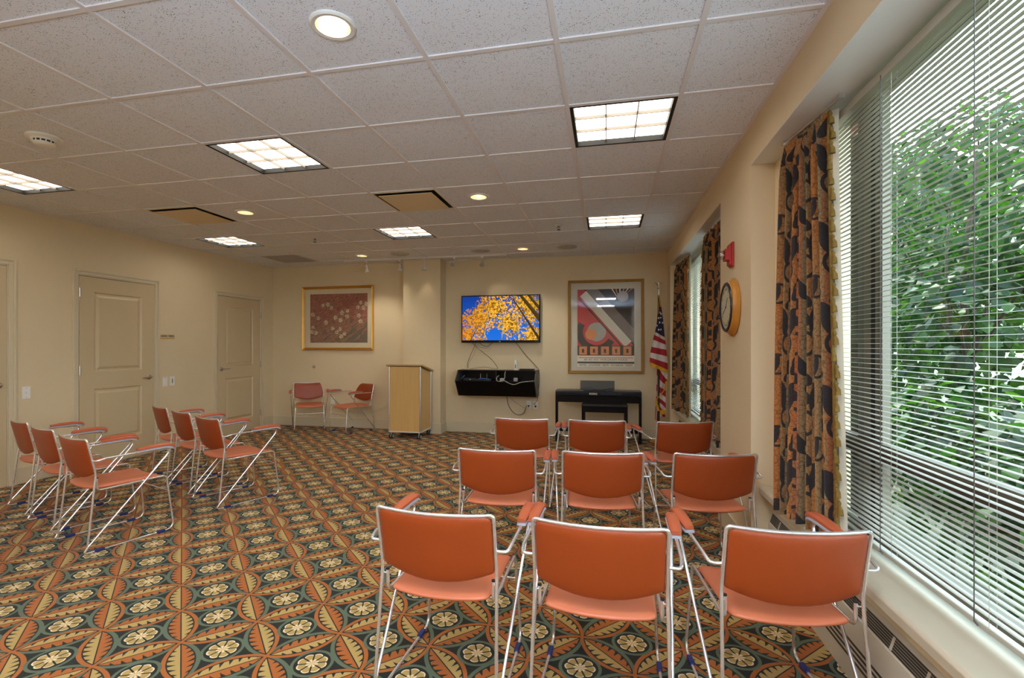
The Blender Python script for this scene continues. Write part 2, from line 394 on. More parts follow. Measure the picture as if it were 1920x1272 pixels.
class MB:
    """collects geometry for ONE mesh object"""
    def __init__(s): s.v, s.f, s.mi, s.uv = [], [], [], {}
    def quad(s, pts, mi=0, uv=None):
        k = len(s.v); s.v += [tuple(p) for p in pts]; s.f.append(tuple(range(k, k + len(pts)))); s.mi.append(mi)
        if uv: s.uv[len(s.f) - 1] = uv
    def box(s, x0, x1, y0, y1, z0, z1, mi=0):
        k = len(s.v)
        s.v += [(x0, y0, z0), (x1, y0, z0), (x1, y1, z0), (x0, y1, z0), (x0, y0, z1), (x1, y0, z1), (x1, y1, z1), (x0, y1, z1)]
        for f in ((0, 3, 2, 1), (4, 5, 6, 7), (0, 1, 5, 4), (1, 2, 6, 5), (2, 3, 7, 6), (3, 0, 4, 7)):
            s.f.append(tuple(k + i for i in f)); s.mi.append(mi)
        return s
    def obox(s, c, ax, ay, az, mi=0):
        """box from centre and three half-axis vectors"""
        c, ax, ay, az = map(Vector, (c, ax, ay, az)); k = len(s.v)
        for sz in (-1, 1):
            for sx, sy in ((-1, -1), (1, -1), (1, 1), (-1, 1)): s.v.append(tuple(c + ax * sx + ay * sy + az * sz))
        for f in ((0, 3, 2, 1), (4, 5, 6, 7), (0, 1, 5, 4), (1, 2, 6, 5), (2, 3, 7, 6), (3, 0, 4, 7)):
            s.f.append(tuple(k + i for i in f)); s.mi.append(mi)
        return s
    def tube(s, pts, r, seg=8, mi=0, cap=True):
        pts = [Vector(p) for p in pts]; n = len(pts); k = len(s.v)
        rs = r if isinstance(r, (list, tuple)) else [r] * n
        t0 = (pts[1] - pts[0]).normalized()
        up = Vector((0, 0, 1)) if abs(t0.z) < 0.9 else Vector((1, 0, 0))
        nrm = t0.cross(up).normalized()
        for i in range(n):
            t = ((pts[min(i + 1, n - 1)] - pts[max(i - 1, 0)])).normalized()
            nrm = (nrm - t * nrm.dot(t)).normalized(); b = t.cross(nrm)
            for j in range(seg):
                a = 2 * PI * j / seg
                s.v.append(tuple(pts[i] + (nrm * math.cos(a) + b * math.sin(a)) * rs[i]))
        for i in range(n - 1):
            for j in range(seg):
                j2 = (j + 1) % seg
                s.f.append((k + i * seg + j, k + i * seg + j2, k + (i + 1) * seg + j2, k + (i + 1) * seg + j)); s.mi.append(mi)
        if cap:
            s.f.append(tuple(k + j for j in reversed(range(seg)))); s.mi.append(mi)
            s.f.append(tuple(k + (n - 1) * seg + j for j in range(seg))); s.mi.append(mi)
        return s
    def lathe(s, prof, org=(0, 0, 0), axis='z', seg=24, mi=0, mis=None):
        """prof: list of (radius, height) along the axis"""
        k = len(s.v); o = Vector(org)
        for (r, h) in prof:
            for j in range(seg):
                a = 2 * PI * j / seg; c, d = r * math.cos(a), r * math.sin(a)
                p = {'z': (c, d, h), 'x': (h, c, d), 'y': (d, h, c)}[axis]
                s.v.append(tuple(o + Vector(p)))
        for i in range(len(prof) - 1):
            for j in range(seg):
                j2 = (j + 1) % seg
                s.f.append((k + i * seg + j, k + i * seg + j2, k + (i + 1) * seg + j2, k + (i + 1) * seg + j))
                s.mi.append(mis[i] if mis else mi)
        if prof[0][0] > 1e-6:
            s.f.append(tuple(k + j for j in reversed(range(seg)))); s.mi.append(mis[0] if mis else mi)
        if prof[-1][0] > 1e-6:
            s.f.append(tuple(k + (len(prof) - 1) * seg + j for j in range(seg))); s.mi.append(mis[-1] if mis else mi)
        return s
    def prism(s, poly, fn, d0, d1, mi=0):
        """extrude 2-D polygon; fn(a, b, d) -> 3-D point"""
        k = len(s.v); n = len(poly)
        s.v += [tuple(fn(a, b, d0)) for a, b in poly] + [tuple(fn(a, b, d1)) for a, b in poly]
        s.f.append(tuple(k + i for i in reversed(range(n)))); s.mi.append(mi)
        s.f.append(tuple(k + n + i for i in range(n))); s.mi.append(mi)
        for i in range(n):
            j = (i + 1) % n
            s.f.append((k + i, k + j, k + n + j, k + n + i)); s.mi.append(mi)
        return s
    def grid(s, fn, nu, nv, mi=0, uvfn=None):
        k = len(s.v)
        for j in range(nv + 1):
            for i in range(nu + 1): s.v.append(tuple(fn(i / nu, j / nv)))
        for j in range(nv):
            for i in range(nu):
                a = k + j * (nu + 1) + i
                s.f.append((a, a + 1, a + nu + 2, a + nu + 1)); s.mi.append(mi)
                if uvfn: s.uv[len(s.f) - 1] = [uvfn((i + p) / nu, (j + q) / nv) for p, q in ((0, 0), (1, 0), (1, 1), (0, 1))]
        return s
    def build(s, name, mats, parent=None, smooth=False, bevel=0.0, fix=True, angle=None):
        me = bpy.data.meshes.new(name); me.from_pydata(s.v, [], s.f); me.update()
        for i, p in enumerate(me.polygons): p.material_index = s.mi[i]
        if s.uv:
            l = me.uv_layers.new(name='UVMap')
            for fi, uvs in s.uv.items():
                for li, uv in zip(me.polygons[fi].loop_indices, uvs): l.data[li].uv = uv
        if fix:
            b = bmesh.new(); b.from_mesh(me); bmesh.ops.recalc_face_normals(b, faces=b.faces); b.to_mesh(me); b.free()
        o = new_obj(name, me, mats, parent, smooth)
        if smooth and angle:
            me.set_sharp_from_angle(angle=math.radians(angle))
        if bevel:
            m = o.modifiers.new('bevel', 'BEVEL'); m.width = bevel; m.segments = 2; m.limit_method = 'ANGLE'
        return o

def fillet(pts, rad, seg=6):
    pts = [Vector(p) for p in pts]; out = [pts[0]]
    rad = rad if isinstance(rad, (list, tuple)) else [rad] * (len(pts) - 2)
    for i in range(1, len(pts) - 1):
        p, a, b = pts[i], pts[i - 1], pts[i + 1]
        u, w = (a - p).normalized(), (b - p).normalized()
        ang = u.angle(w); d = min(rad[i - 1] / math.tan(ang / 2), (a - p).length * 0.48, (b - p).length * 0.48)
        s0, s1 = p + u * d, p + w * d
        for k in range(seg + 1):
            t = k / seg
            out.append(s0 * (1 - t) ** 2 + p * 2 * t * (1 - t) + s1 * t * t)
    out.append(pts[-1]); return out

def smooth_path(pts, n=8):
    """Catmull-Rom through the points"""
    P = [Vector(p) for p in pts]; P = [P[0] * 2 - P[1]] + P + [P[-1] * 2 - P[-2]]; out = []
    for i in range(1, len(P) - 2):
        for k in range(n):
            t = k / n; a, b, c, d = P[i - 1], P[i], P[i + 1], P[i + 2]
            out.append(0.5 * ((2 * b) + (c - a) * t + (2 * a - 5 * b + 4 * c - d) * t * t + (3 * b - a - 3 * c + d) * t ** 3))
    out.append(P[-2]); return out

def thing(name, label, cat, loc=(0, 0, 0), rz=0.0, group=None):
    o = bpy.data.objects.new(name, None); col.objects.link(o); o.empty_display_size = 0.1
    o.location = loc; o.rotation_euler = (0, 0, rz)
    return tag(o, label, cat, group)
def tag(o, label, cat, group=None):
    o['label'] = label; o['category'] = cat
    if group: o['group'] = group
    return o
def struct(o): o['kind'] = 'structure'; return o
def dup(root, loc, rz, label, group=None):
    r = root.copy(); col.objects.link(r); r.location = loc; r.rotation_euler = (0, 0, rz); r['label'] = label
    if group: r['group'] = group
    for ch in list(root.children):
        c = ch.copy(); col.objects.link(c); c.parent = r
        for gch in ch.children:
            d = gch.copy(); col.objects.link(d); d.parent = c
    return r

def text(body, size, mat, parent, loc, rot, name='lettering', ext=0.0008, align='CENTER', sx=1.0, bold=0.0):
    cu = bpy.data.curves.new(name, 'FONT'); cu.body = body; cu.size = size; cu.extrude = ext
    cu.align_x = align; cu.align_y = 'CENTER'; cu.offset = bold; cu.resolution_u = 3
    t = bpy.data.objects.new(name, cu); col.objects.link(t)
    bpy.context.view_layer.update()
    me = bpy.data.meshes.new_from_object(t.evaluated_get(bpy.context.evaluated_depsgraph_get()))
    bpy.data.objects.remove(t)
    me.transform(Matrix.Diagonal((sx, 1, 1, 1)))
    me.transform(Matrix.Translation(loc) @ __import__('mathutils').Euler(rot).to_matrix().to_4x4())
    me.materials.clear()
    return new_obj(name, me, mat, parent)

ROT_BACK = (PI / 2, 0, 0)            # lettering that faces the camera on the back wall
ROT_LEFT = (PI / 2, 0, PI / 2)

# ================================================================== SETTING
m = MB(); m.quad([(XL - .1, YF - .1, 0), (XR + .35, YF - .1, 0), (XR + .35, YB + .1, 0), (XL - .1, YB + .1, 0)])
struct(m.build('floor', M['carpet'], fix=False))
m = MB(); m.box(XL - .15, XL, YF - .15, YB + .15, 0, ZC + .12); struct(m.build('wall_left', M['wall']))
m = MB(); m.box(XL, XR + .34, YB, YB + .15, 0, ZC + .12)
PX0, PX1, PY = -3.10, -2.49, 7.215
m.box(PX0, PX1, PY, YB, 0, ZC + .05)                       # pilaster
struct(m.build('wall_back', M['wall']))
m = MB(); m.box(XL, XR + .34, YF - .15, YF, 0, ZC + .12); struct(m.build('wall_front', M['wall']))

XW, XO = 1.002, 1.20            # recess wall plane, outer face
W1A, W1B, R1B = -0.8, 2.70, 3.279
R2A, R2B, W2A, W2B = 4.10, 7.15, 4.42, 6.87
for bx_ in ((XR, XO, YF, W1A, 0, ZC + .12), (XR, XO, R1B, R2A, 0, ZC + .12), (XR, XO, R2B, YB, 0, ZC + .12),
           (XR, XO, W1A, R1B, SOF, ZC + .12), (XR, XO, R2A, R2B, SOF, ZC + .12), (XW, 1.160, W1B, R1B, 0, SOF),
           (XW, XO, R2A, W2A, 0, SOF), (XW, XO, W2B, R2B, 0, SOF), (XW, XO, W1A, W1B, 0, .45), (XW, XO, W2A, W2B, 0, .45)):
    m = MB(); m.box(*bx_); struct(m.build('wall_right', M['wall']))
# brick outside
m = MB(); m.box(1.161, XO + .11, 2.95, 3.27, -.3, SOF - .006); m.box(XO + .002, XO + .11, 2.95, 4.1, -.3, 3.1)
m.box(XO + .002, XO + .085, 7.2, 7.9, -.3, 3.1)
struct(m.build('wall_outside', M['brick']))
m = MB(); m.quad([(XO + .09, -14, -.45), (40, -14, -.45), (40, 40, -.45), (XO + .09, 40, -.45)])
struct(m.build('ground', M['ground'], fix=False))

# ---------------- ceiling: tiles, runners, fixtures
troffers = [(0, 1), (-4, 1), (-8, 1), (-8, 5), (-4, 5), (0, 5)]
vents = [(-7, 3), (-3, 3)]
downs = [(-2, -1), (-2, 3), (-6, 3), (-2, 7), (-6, 7)]
opening = set(troffers + vents)
ZT = ZC + 0.007
m = MB(); g = MB()
i0, i1 = math.floor((XL - GX) / T), math.floor((XR - GX) / T)
j0, j1 = math.floor((YF - GY) / T), math.floor((YB - GY) / T)
for i in range(i0, i1 + 1):
    for j in range(j0, j1 + 1):
        if (i, j) in opening: continue
        x0, x1 = max(XL, GX + i * T), min(XR, GX + (i + 1) * T)
        y0, y1 = max(YF, GY + j * T), min(YB, GY + (j + 1) * T)
        if (i, j) in downs:
            cx, cy, R = GX + (i + .5) * T, GY + (j + .5) * T, 0.082
            N = 32; k = len(m.v)
            for a in range(N):
                th = 2 * PI * a / N
                c, s_ = math.cos(th), math.sin(th); q = max(abs(c), abs(s_))
                m.v.append((cx + R * c, cy + R * s_, ZT)); m.v.append((cx + T / 2 * c / q, cy + T / 2 * s_ / q, ZT))
            for a in range(N):
                b = (a + 1) % N
                m.f.append((k + 2 * a, k + 2 * b, k + 2 * b + 1, k + 2 * a + 1)); m.mi.append(0)
        else:
            m.quad([(x0, y0, ZT), (x0, y1, ZT), (x1, y1, ZT), (x1, y0, ZT)])
ceil = struct(m.build('ceiling', M['tile'], fix=False))
for i in range(i0 + 1, i1 + 1): g.box(GX + i * T - .012, GX + i * T + .012, YF, YB, ZC, ZC + .02)
for j in range(j0 + 1, j1 + 1):
    # cross tees between the main runners
    for i in range(i0, i1 + 1):
        x0, x1 = max(XL, GX + i * T + .012), min(XR, GX + (i + 1) * T - .012)
        if x1 > x0: g.box(x0, x1, GY + j * T - .012, GY + j * T + .012, ZC + .0006, ZC + .02)
g.build('ceiling_grid', M['grid'], ceil)
w = MB()
w.box(XL, XL + .022, YF, YB, ZC + .001, ZC + .02); w.box(XR - .022, XR, YF, YB, ZC + .001, ZC + .02)
w.box(XL, PX0, YB - .022, YB, ZC + .001, ZC + .02); w.box(PX1, XR, YB - .022, YB, ZC + .001, ZC + .02)
w.build('edge_angle', M['grid'], ceil)
rf = MB(); rf.box(XL - .15, XO + .1, YF - .15, YB + .15, ZC + .35, ZC + .45)
for (a, b, c, d) in ((XL - .15, XL, YF - .15, YB + .15), (XR, XO, YF, YB), (XL, XR, YB, YB + .15), (XL, XR, YF - .15, YF)):
    rf.box(a, b, c, d, ZC + .12, ZC + .36)
struct(rf.build('roof', M['duct']))

def tc(i, j): return GX + (i + .5) * T, GY + (j + .5) * T
where = {(0, 1): 'square lit ceiling panel nearest the big window, closest to the camera', (-4, 1): 'square lit ceiling panel left of the near downlight, over the aisle',
         (-8, 1): 'square lit ceiling panel cut by the left edge, past the smoke detector', (-8, 5): 'far square lit ceiling panel next to the left wall',
         (-4, 5): 'far square lit ceiling panel above the lectern side of the room', (0, 5): 'far square lit ceiling panel nearest the windows and flag'}
def make_troffer():
    t = thing('troffer_light', '', 'ceiling light')
    h = T / 2 - .012
    f = MB()
    for s in (-1, 1):
        f.box(-h, h, s * h - (.020 if s > 0 else 0), s * h + (.020 if s < 0 else 0), .002, .09)
        f.box(s * h - (.020 if s > 0 else 0), s * h + (.020 if s < 0 else 0), -h, h, .002, .09)
    f.box(-h, h, -h, h, .09, .10)
    f.build('housing', M['duct'], t)
    d = MB(); a = h - .021
    d.quad([(-a, -a, .035), (-a, a, .035), (a, a, .035), (a, -a, .035)]); d.build('diffuser', M['diffuser'], t, fix=False)
    l = MB()
    for k in (-1, 1):
        c = k * a / 3
        l.box(c - .003, c + .003, -a, a, .016, .034); l.box(-a, a, c - .003, c + .003, .016, .034)
    l.build('louver', M['grey_louver'], t)
    return t
t0 = make_troffer()
for n, (i, j) in enumerate(troffers):
    x, y = tc(i, j)
    if n == 0: t0.location = (x, y, ZC); t0['label'] = where[(i, j)]; t0['group'] = 'square ceiling lights'
    else: dup(t0, (x, y, ZC), 0, where[(i, j)], 'square ceiling lights')

def make_vent():
    t = thing('air_diffuser', '', 'air vent')
    h = T / 2 - .012; f = MB()
    pr = [(h, 0.0), (h - .012, .004), (h - .035, .07), (h - .05, .09)]
    for a, b in zip(pr, pr[1:]):
        for q in range(4):
            c0, c1 = [((1, 1), (-1, 1)), ((-1, 1), (-1, -1)), ((-1, -1), (1, -1)), ((1, -1), (1, 1))][q]
            f.quad([(c0[0] * a[0], c0[1] * a[0], a[1]), (c1[0] * a[0], c1[1] * a[0], a[1]), (c1[0] * b[0], c1[1] * b[0], b[1]), (c0[0] * b[0], c0[1] * b[0], b[1])])
    f.build('housing', M['duct'], t, fix=False)
    e = MB()
    for s_ in (-1, 1):
        e.box(-h, h, min(s_ * h, s_ * (h - .008)), max(s_ * h, s_ * (h - .008)), -.002, .004); e.box(min(s_ * h, s_ * (h - .008)), max(s_ * h, s_ * (h - .008)), -h, h, -.002, .004)
    e.build('rim', M['plate'], t)
    f = MB(); f.box(-h + .05, h - .05, -h + .05, h - .05, .085, .2); f.build('duct_neck', M['duct'], t)
    p = MB(); q = h - .042; p.box(-q, q, -q, q, -.014, -.008); p.build('plate', M['plate'], t, bevel=.003)
    return t
v0 = make_vent()
for n, ((i, j), lb) in enumerate(zip(vents, ['square plaque air vent in the ceiling nearer the left wall', 'square plaque air vent in the ceiling nearer the windows'])):
    x, y = tc(i, j)
    if n == 0: v0.location = (x, y, ZC); v0['label'] = lb; v0['group'] = 'plaque air vents'
    else: dup(v0, (x, y, ZC), 0, lb, 'plaque air vents')

def make_down():
    t = thing('recessed_downlight', '', 'ceiling light')
    m = MB(); m.lathe([(.072, .006), (.074, -.004), (.090, -.005), (.096, .002), (.096, .006)], seg=36); m.v and None
    o = MB(); k = 36; prof = [(.070, .006), (.072, -.003), (.088, -.005), (.096, .001), (.096, .007)]
    for a, b in zip(prof, prof[1:]):
        for j in range(k):
            t0_, t1_ = 2 * PI * j / k, 2 * PI * (j + 1) / k
            o.quad([(a[0] * math.cos(t0_), a[0] * math.sin(t0_), a[1]), (a[0] * math.cos(t1_), a[0] * math.sin(t1_), a[1]),
                    (b[0] * math.cos(t1_), b[0] * math.sin(t1_), b[1]), (b[0] * math.cos(t0_), b[0] * math.sin(t0_), b[1])])
    o.build('trim_ring', M['lampwhite'], t, smooth=True)
    c = MB(); prof = [(.070, .003), (.066, .05), (.05, .11)]
    for a, b in zip(prof, prof[1:]):
        for j in range(k):
            t0_, t1_ = 2 * PI * j / k, 2 * PI * (j + 1) / k
            c.quad([(a[0] * math.cos(t0_), a[0] * math.sin(t0_), a[1]), (a[0] * math.cos(t1_), a[0] * math.sin(t1_), a[1]),
                    (b[0] * math.cos(t1_), b[0] * math.sin(t1_), b[1]), (b[0] * math.cos(t0_), b[0] * math.sin(t0_), b[1])])
    c.build('reflector', M['can'], t, smooth=True)
    b = MB(); b.lathe([(0, .045), (.03, .048), (.045, .06), (.05, .075), (.03, .1)], seg=20); b.build('bulb', M['bulb'], t, smooth=True)
    return t
dl = {(-2, -1): 'large round recessed downlight closest to the camera', (-2, 3): 'round downlight right of the air vent, in the middle of the ceiling',
      (-6, 3): 'round downlight beside the air vent nearer the left wall', (-2, 7): 'round downlight between the ceiling speakers before the television',
      (-6, 7): 'round downlight near the back wall, in front of the flower picture'}
d0 = make_down()
for n, (i, j) in enumerate(downs):
    x, y = tc(i, j)
    if n == 0: d0.location = (x, y, ZC); d0['label'] = dl[(i, j)]; d0['group'] = 'round downlights'
    else: dup(d0, (x, y, ZC), 0, dl[(i, j)], 'round downlights')

# ceiling speakers, return grille, smoke detector, sprinklers
sp0 = thing('ceiling_speaker', 'round ceiling speaker above the television', 'speaker', (*tc(-3, 7), ZC), 0, 'round ceiling speakers')
m = MB(); m.lathe([(.135, .006), (.135, -.004), (.120, -.007)], seg=32); m.build('rim', M['speaker'], sp0)
m = MB(); m.lathe([(.119, -.0065), (.06, -.009), (0, -.010)], seg=32); m.build('grille', M['vent_grey'], sp0, smooth=True)
dup(sp0, (*tc(-1, 7), ZC), 0, 'round ceiling speaker above the framed poster', 'round ceiling speakers')
dup(sp0, (*tc(-5, 7), ZC), 0, 'round ceiling speaker above the lectern and pilaster', 'round ceiling speakers')
x, y = tc(-8, 7)
gr = thing('return_grille', 'grey square return air grille in the far left ceiling corner', 'air vent', (x, y, ZC))
m = MB(); h = T / 2 - .014
for s in (-1, 1):
    m.box(-h, h, s * h - .02, s * h + .0, -.003, .005) if s > 0 else m.box(-h, h, -h, -h + .02, -.003, .005)
    m.box(h - .02, h, -h, h, -.003, .005) if s > 0 else m.box(-h, -h + .02, -h, h, -.003, .005)
m.build('frame', M['vent_grey'], gr)
m = MB()
for k in range(22):
    yy = -h + .03 + k * (2 * h - .06) / 21
    m.obox((0, yy, .001), (h - .02, 0, 0), (0, .009, .004), (0, -.0008, .0016))
m.box(-h + .02, h - .02, -h + .02, h - .02, .0055, .0065)
m.build('louvers', M['vent_grey'], gr)
x, y = tc(-6, 0)
sm = thing('smoke_detector', 'white round smoke detector on the ceiling near the left', 'smoke detector', (x, y, ZC))
m = MB(); m.lathe([(.095, .006), (.095, -.004), (.088, -.010), (.068, -.014), (.062, -.022)], seg=32); m.build('base', M['white'], sm, smooth=True, angle=40)
m = MB(); m.lathe([(.058, -.022), (.056, -.034)], seg=28); m.build('sensor_slot', M['blackmat'], sm)
m = MB()
for k in range(14):
    a = 2 * PI * k / 14; m.obox((.055 * math.cos(a), .055 * math.sin(a), -.028), (.006 * math.cos(a), .006 * math.sin(a), 0), (-.003 * math.sin(a), .003 * math.cos(a), 0), (0, 0, .007))
m.lathe([(.06, -.034), (.054, -.044), (.034, -.052), (0, -.053)], seg=28)
m.build('cap', M['white'], sm, smooth=True, angle=40)
spk = thing('sprinkler_head', 'small sprinkler head in the ceiling near the far left panel', 'sprinkler', (*tc(-6, 5), ZC), 0, 'ceiling sprinklers')
m = MB(); m.lathe([(.04, .0078), (.04, -.003), (.02, -.006)], seg=20); m.build('escutcheon', M['alu'], spk)
m = MB(); m.tube([(0, 0, -.004), (0, 0, -.02)], .008); m.tube([(-.012, 0, -.015), (-.013, 0, -.03), (0, 0, -.045)], .003); m.tube([(.012, 0, -.015), (.013, 0, -.03), (0, 0, -.045)], .003)
m.lathe([(.02, -.046), (.022, -.049), (0, -.05)], seg=12); m.build('deflector', M['dark_grey'], spk)
dup(spk, (*tc(-1, 5), ZC), 0, 'small sprinkler head in the ceiling left of the far window panel', 'ceiling sprinklers')

# ---------------- track light before the pilaster
YT = 7.085
trk = MB(); trk.box(-4.02, -1.44, YT - .017, YT + .017, ZC - .022, ZC)
tr = thing('light_track', 'thin white ceiling track before the pilaster', 'light track', (0, 0, 0)); trk.build('rail', M['lampwhite'], tr)
for xx in (-4.02, -1.44):
    m = MB(); m.box(xx - .02, xx + .02, YT - .02, YT + .02, ZC - .025, ZC - .0005); m.build('end_cap', M['lampwhite'], tr)
heads = [(-3.66, (0.15, .25, -1), 'leftmost'), (-3.10, (-.05, .2, -1), 'second from left'), (-2.70, (0, .05, -1), 'middle'), (-2.22, (-.1, -.9, -.55), 'fourth from left'), (-1.79, (.1, -.75, -.8), 'rightmost')]
hl = ['track spotlight beside the downlight, left end of the track', 'track spotlight at the left corner of the pilaster', 'cone shaped track spotlight in front of the pilaster',
      'track spotlight turned to the room just right of the pilaster', 'track spotlight above the left corner of the television']
for (hx, d, _), lb in zip(heads, hl):
    h = thing('track_spotlight', lb, 'spotlight', (hx, YT, ZC - .022), 0, 'track spotlights')
    m = MB(); m.box(-.022, .022, -.016, .016, -.022, .0); m.tube([(0, 0, -.02), (0, 0, -.075)], .006); m.build('stem', M['lampwhite'], h)
    dv = Vector(d).normalized(); up = Vector((1, 0, 0)); n1 = dv.cross(up).normalized(); n2 = dv.cross(n1)
    m = MB(); base = Vector((0, 0, -.068)); pts = []
    prof = [(.0, .016), (.045, .018), (.055, .02), (.075, .036), (.098, .046), (.102, .047)]
    m.tube([base + dv * a for a, r in prof], [r for a, r in prof], 20); m.build('lamp_shell', M['lampwhite'], h, smooth=True, angle=50)
    m = MB(); m.tube([base + dv * .1022, base + dv * .1042], [.041, .038], 20); m.build('bulb', M['spotbulb'], h)

# ---------------- doors in the left wall
def panel_door(name, y0, y1, z1, hinge_at, panels, lever_y, lever_z, lever_dir, hinges, casing=True, label=None):
    """leaf between y0..y1 on the left wall, moulded panels pressed into it"""
    X = XL + .012
    m = MB()
    ys = sorted({y0, y1} | {p for q in panels for p in q[:2]}); zs = sorted({.01, z1} | {p for q in panels for p in q[2:]})
    for a, b in zip(ys, ys[1:]):
        for c, d in zip(zs, zs[1:]):
            if any(q[0] <= a and b <= q[1] and q[2] <= c and d <= q[3] for q in panels): continue
            m.quad([(X, a, c), (X, b, c), (X, b, d), (X, a, d)])
    for (a, b, c, d) in panels:
        rings = [(0, 0), (.012, -.011), (.030, -.011), (.055, -.001)]
        R = [[(X + dx, a + o, c + o), (X + dx, b - o, c + o), (X + dx, b - o, d - o), (X + dx, a + o, d - o)] for o, dx in rings]
        for r0, r1 in zip(R, R[1:]):
            for k in range(4): m.quad([r0[k], r0[(k + 1) % 4], r1[(k + 1) % 4], r1[k]])
        m.quad(R[-1])
    m.quad([(X, y0, .01), (X, y0, z1), (XL + .0005, y0, z1), (XL + .0005, y0, .01)]); m.quad([(X, y1, .01), (X, y1, z1), (XL + .0005, y1, z1), (XL + .0005, y1, .01)])
    d = struct(m.build(name, M['door'], fix=False))
    f = MB()                                             # casing, stepped moulding
    c = .072
    for (o0, o1, tx) in ((.004, .014, .012), (.014, .05, .020), (.05, c, .030)):
        f.box(XL + .0005, XL + tx, y0 - o1, y0 - o0, 0, z1 + o1); f.box(XL + .0005, XL + tx, y1 + o0, y1 + o1, 0, z1 + o1)
        f.box(XL + .0005, XL + tx, y0 - o0, y1 + o0, z1 + o0, z1 + o1)
    f.build('door_casing', M['trim'], d, bevel=.003)
    g_ = MB(); g_.box(XL + .0004, XL + .003, y0 - .004, y0, 0, z1 + .004); g_.box(XL + .0004, XL + .003, y1, y1 + .004, 0, z1 + .004); g_.box(XL + .0004, XL + .003, y0, y1, z1, z1 + .004)
    g_.build('door_gap', M['blackmat'], d)
    l = MB(); l.lathe([(.033, 0), (.033, .006), (.025, .012), (.012, .014), (.011, .05)], org=(X, lever_y, lever_z), axis='x', seg=24)
    s = lever_dir
    l.tube(fillet([(X + .045, lever_y, lever_z), (X + .052, lever_y + s * .03, lever_z), (X + .05, lever_y + s * .125, lever_z - .004)], .02), [.011] + [.0095] * 7 + [.007], 10)
    l.build('lever_handle', M['nickel'], d, smooth=True, angle=40)
    for hz in hinges:
        hm = MB(); hm.tube([(XL + .022, hinge_at, hz - .05), (XL + .022, hinge_at, hz + .05)], .008, 10)
        hm.box(XL + .0125, XL + .0185, hinge_at - .012, hinge_at + .016, hz - .048, hz + .048); hm.build('hinge', M['nickel'], d)
    return d
d1 = panel_door('door_1', 2.69, 3.60, 2.12, 2.69, [(2.85, 3.44, 1.06, 1.955), (2.85, 3.44, .27, .87)], 3.53, .98, -1, [])
d1['label'] = 'cream panelled door at the left edge of the photo'
d2 = panel_door('door_2', 4.265, 5.17, 2.12, 4.262, [(4.425, 5.005, 1.06, 1.955), (4.425, 5.005, .27, .87)], 5.10, .965, -1, [.25, 1.085, 1.94])
d2['label'] = 'cream two panel door next to the small lettered sign'
d3 = panel_door('door_3', 6.223, 7.135, 2.10, 7.14, [(6.37, 6.965, 1.05, 1.945), (6.37, 6.965, .21, .865)], 6.29, 1.012, 1, [.255, 1.053, 1.86])
d3['label'] = 'cream two panel door nearest the back wall'

# ---------------- baseboards
def bb(mb, x0, x1, y0, y1, h=.155):
    mb.box(x0, x1, y0, y1, 0, h)
m = MB()
for a, b in ((YF, 2.615), (3.675, 4.19), (5.245, 6.148), (7.21, YB)): bb(m, XL + .0005, XL + .016, a, b)
struct(m.build('baseboard_left', M['trim'], bevel=.004))
m = MB(); bb(m, XL + .016, PX0, YB - .016, YB - .0005); bb(m, PX1 + .016, XR, YB - .016, YB - .0005)
bb(m, PX0 - .016, PX1 + .016, PY - .016, PY - .0005); bb(m, PX1 + .0005, PX1 + .016, PY, YB - .016); bb(m, PX0 - .016, PX0 - .0005, PY, YB - .016)
struct(m.build('baseboard_back', M['trim'], bevel=.004))
m = MB(); bb(m, XR - .016, XR - .0005, R1B - .016, R2A + .016); bb(m, XR - .016, XR - .0005, R2B, YB - .017); bb(m, XR - .016, XR - .0005, YF, W1A)
struct(m.build('baseboard_right', M['trim'], bevel=.004))

# ---------------- window sills, heater covers, windows, blinds
def sill(name, y0, y1):
    m = MB(); m.prism([(.912, .455), (.912, .490), (.922, .5), (1.15, .5), (1.15, .455)], lambda a, b, d: (a, d, b), y0, y1)
    return struct(m.build(name, M['sill'], bevel=.004))
sill('trim_1', W1A + .002, R1B - .002); sill('trim_2', R2A + .002, R2B - .002)
for nm, ya, yb in (('trim_3', W1A + .001, R1B - .001), ('trim_4', R2A + .001, R2B - .001)):
    m = MB(); m.box(XR + .0005, 1.19, ya, yb, SOF - .004, SOF - .0005); struct(m.build(nm, M['soffit']))  # thin added panel, whitened to paint in the light from the blinds
def heater(y0, y1, label):
    t = thing('heater_cover', label, 'heater', (0, 0, 0), 0, 'heater covers under the windows')
    m = MB(); m.prism([(.962, 0.0), (.962, .285), (.966, .292), (.982, .345), (1.0015, .352), (1.0015, 0.0)], lambda a, b, d: (a, d, b), y0, y1); m.build('cover', M['cover'], t, bevel=.003)
    m = MB()
    for k in range(4):
        z = .092 + k * .022; m.box(.9605, .9625, y0 + .02, y1 - .02, z, z + .010)
    m.build('lower_slots', M['slot'], t)
    m = MB()
    for k in range(6):
        f = k / 5; x = .9665 + f * .0135; z = .296 + f * .044
        m.obox((x, (y0 + y1) / 2, z), (-.0018, 0, .0005), (0, (y1 - y0) / 2 - .03, 0), (.0009, 0, .0030))
    yy = y0 + .1
    while yy < y1 - .1:
        m.obox((.9722, yy, .318), (-.003, 0, .0009), (0, .006, 0), (.0068, 0, .0225), 1); yy += .19
    m.build('upper_grille', [M['slot'], M['slotbar']], t)
    return t
heater(W1A, R1B - .003, 'long cream slotted heater cover under the big near window')
heater(R2A + .003, R2B - .003, 'cream slotted heater cover under the far window')

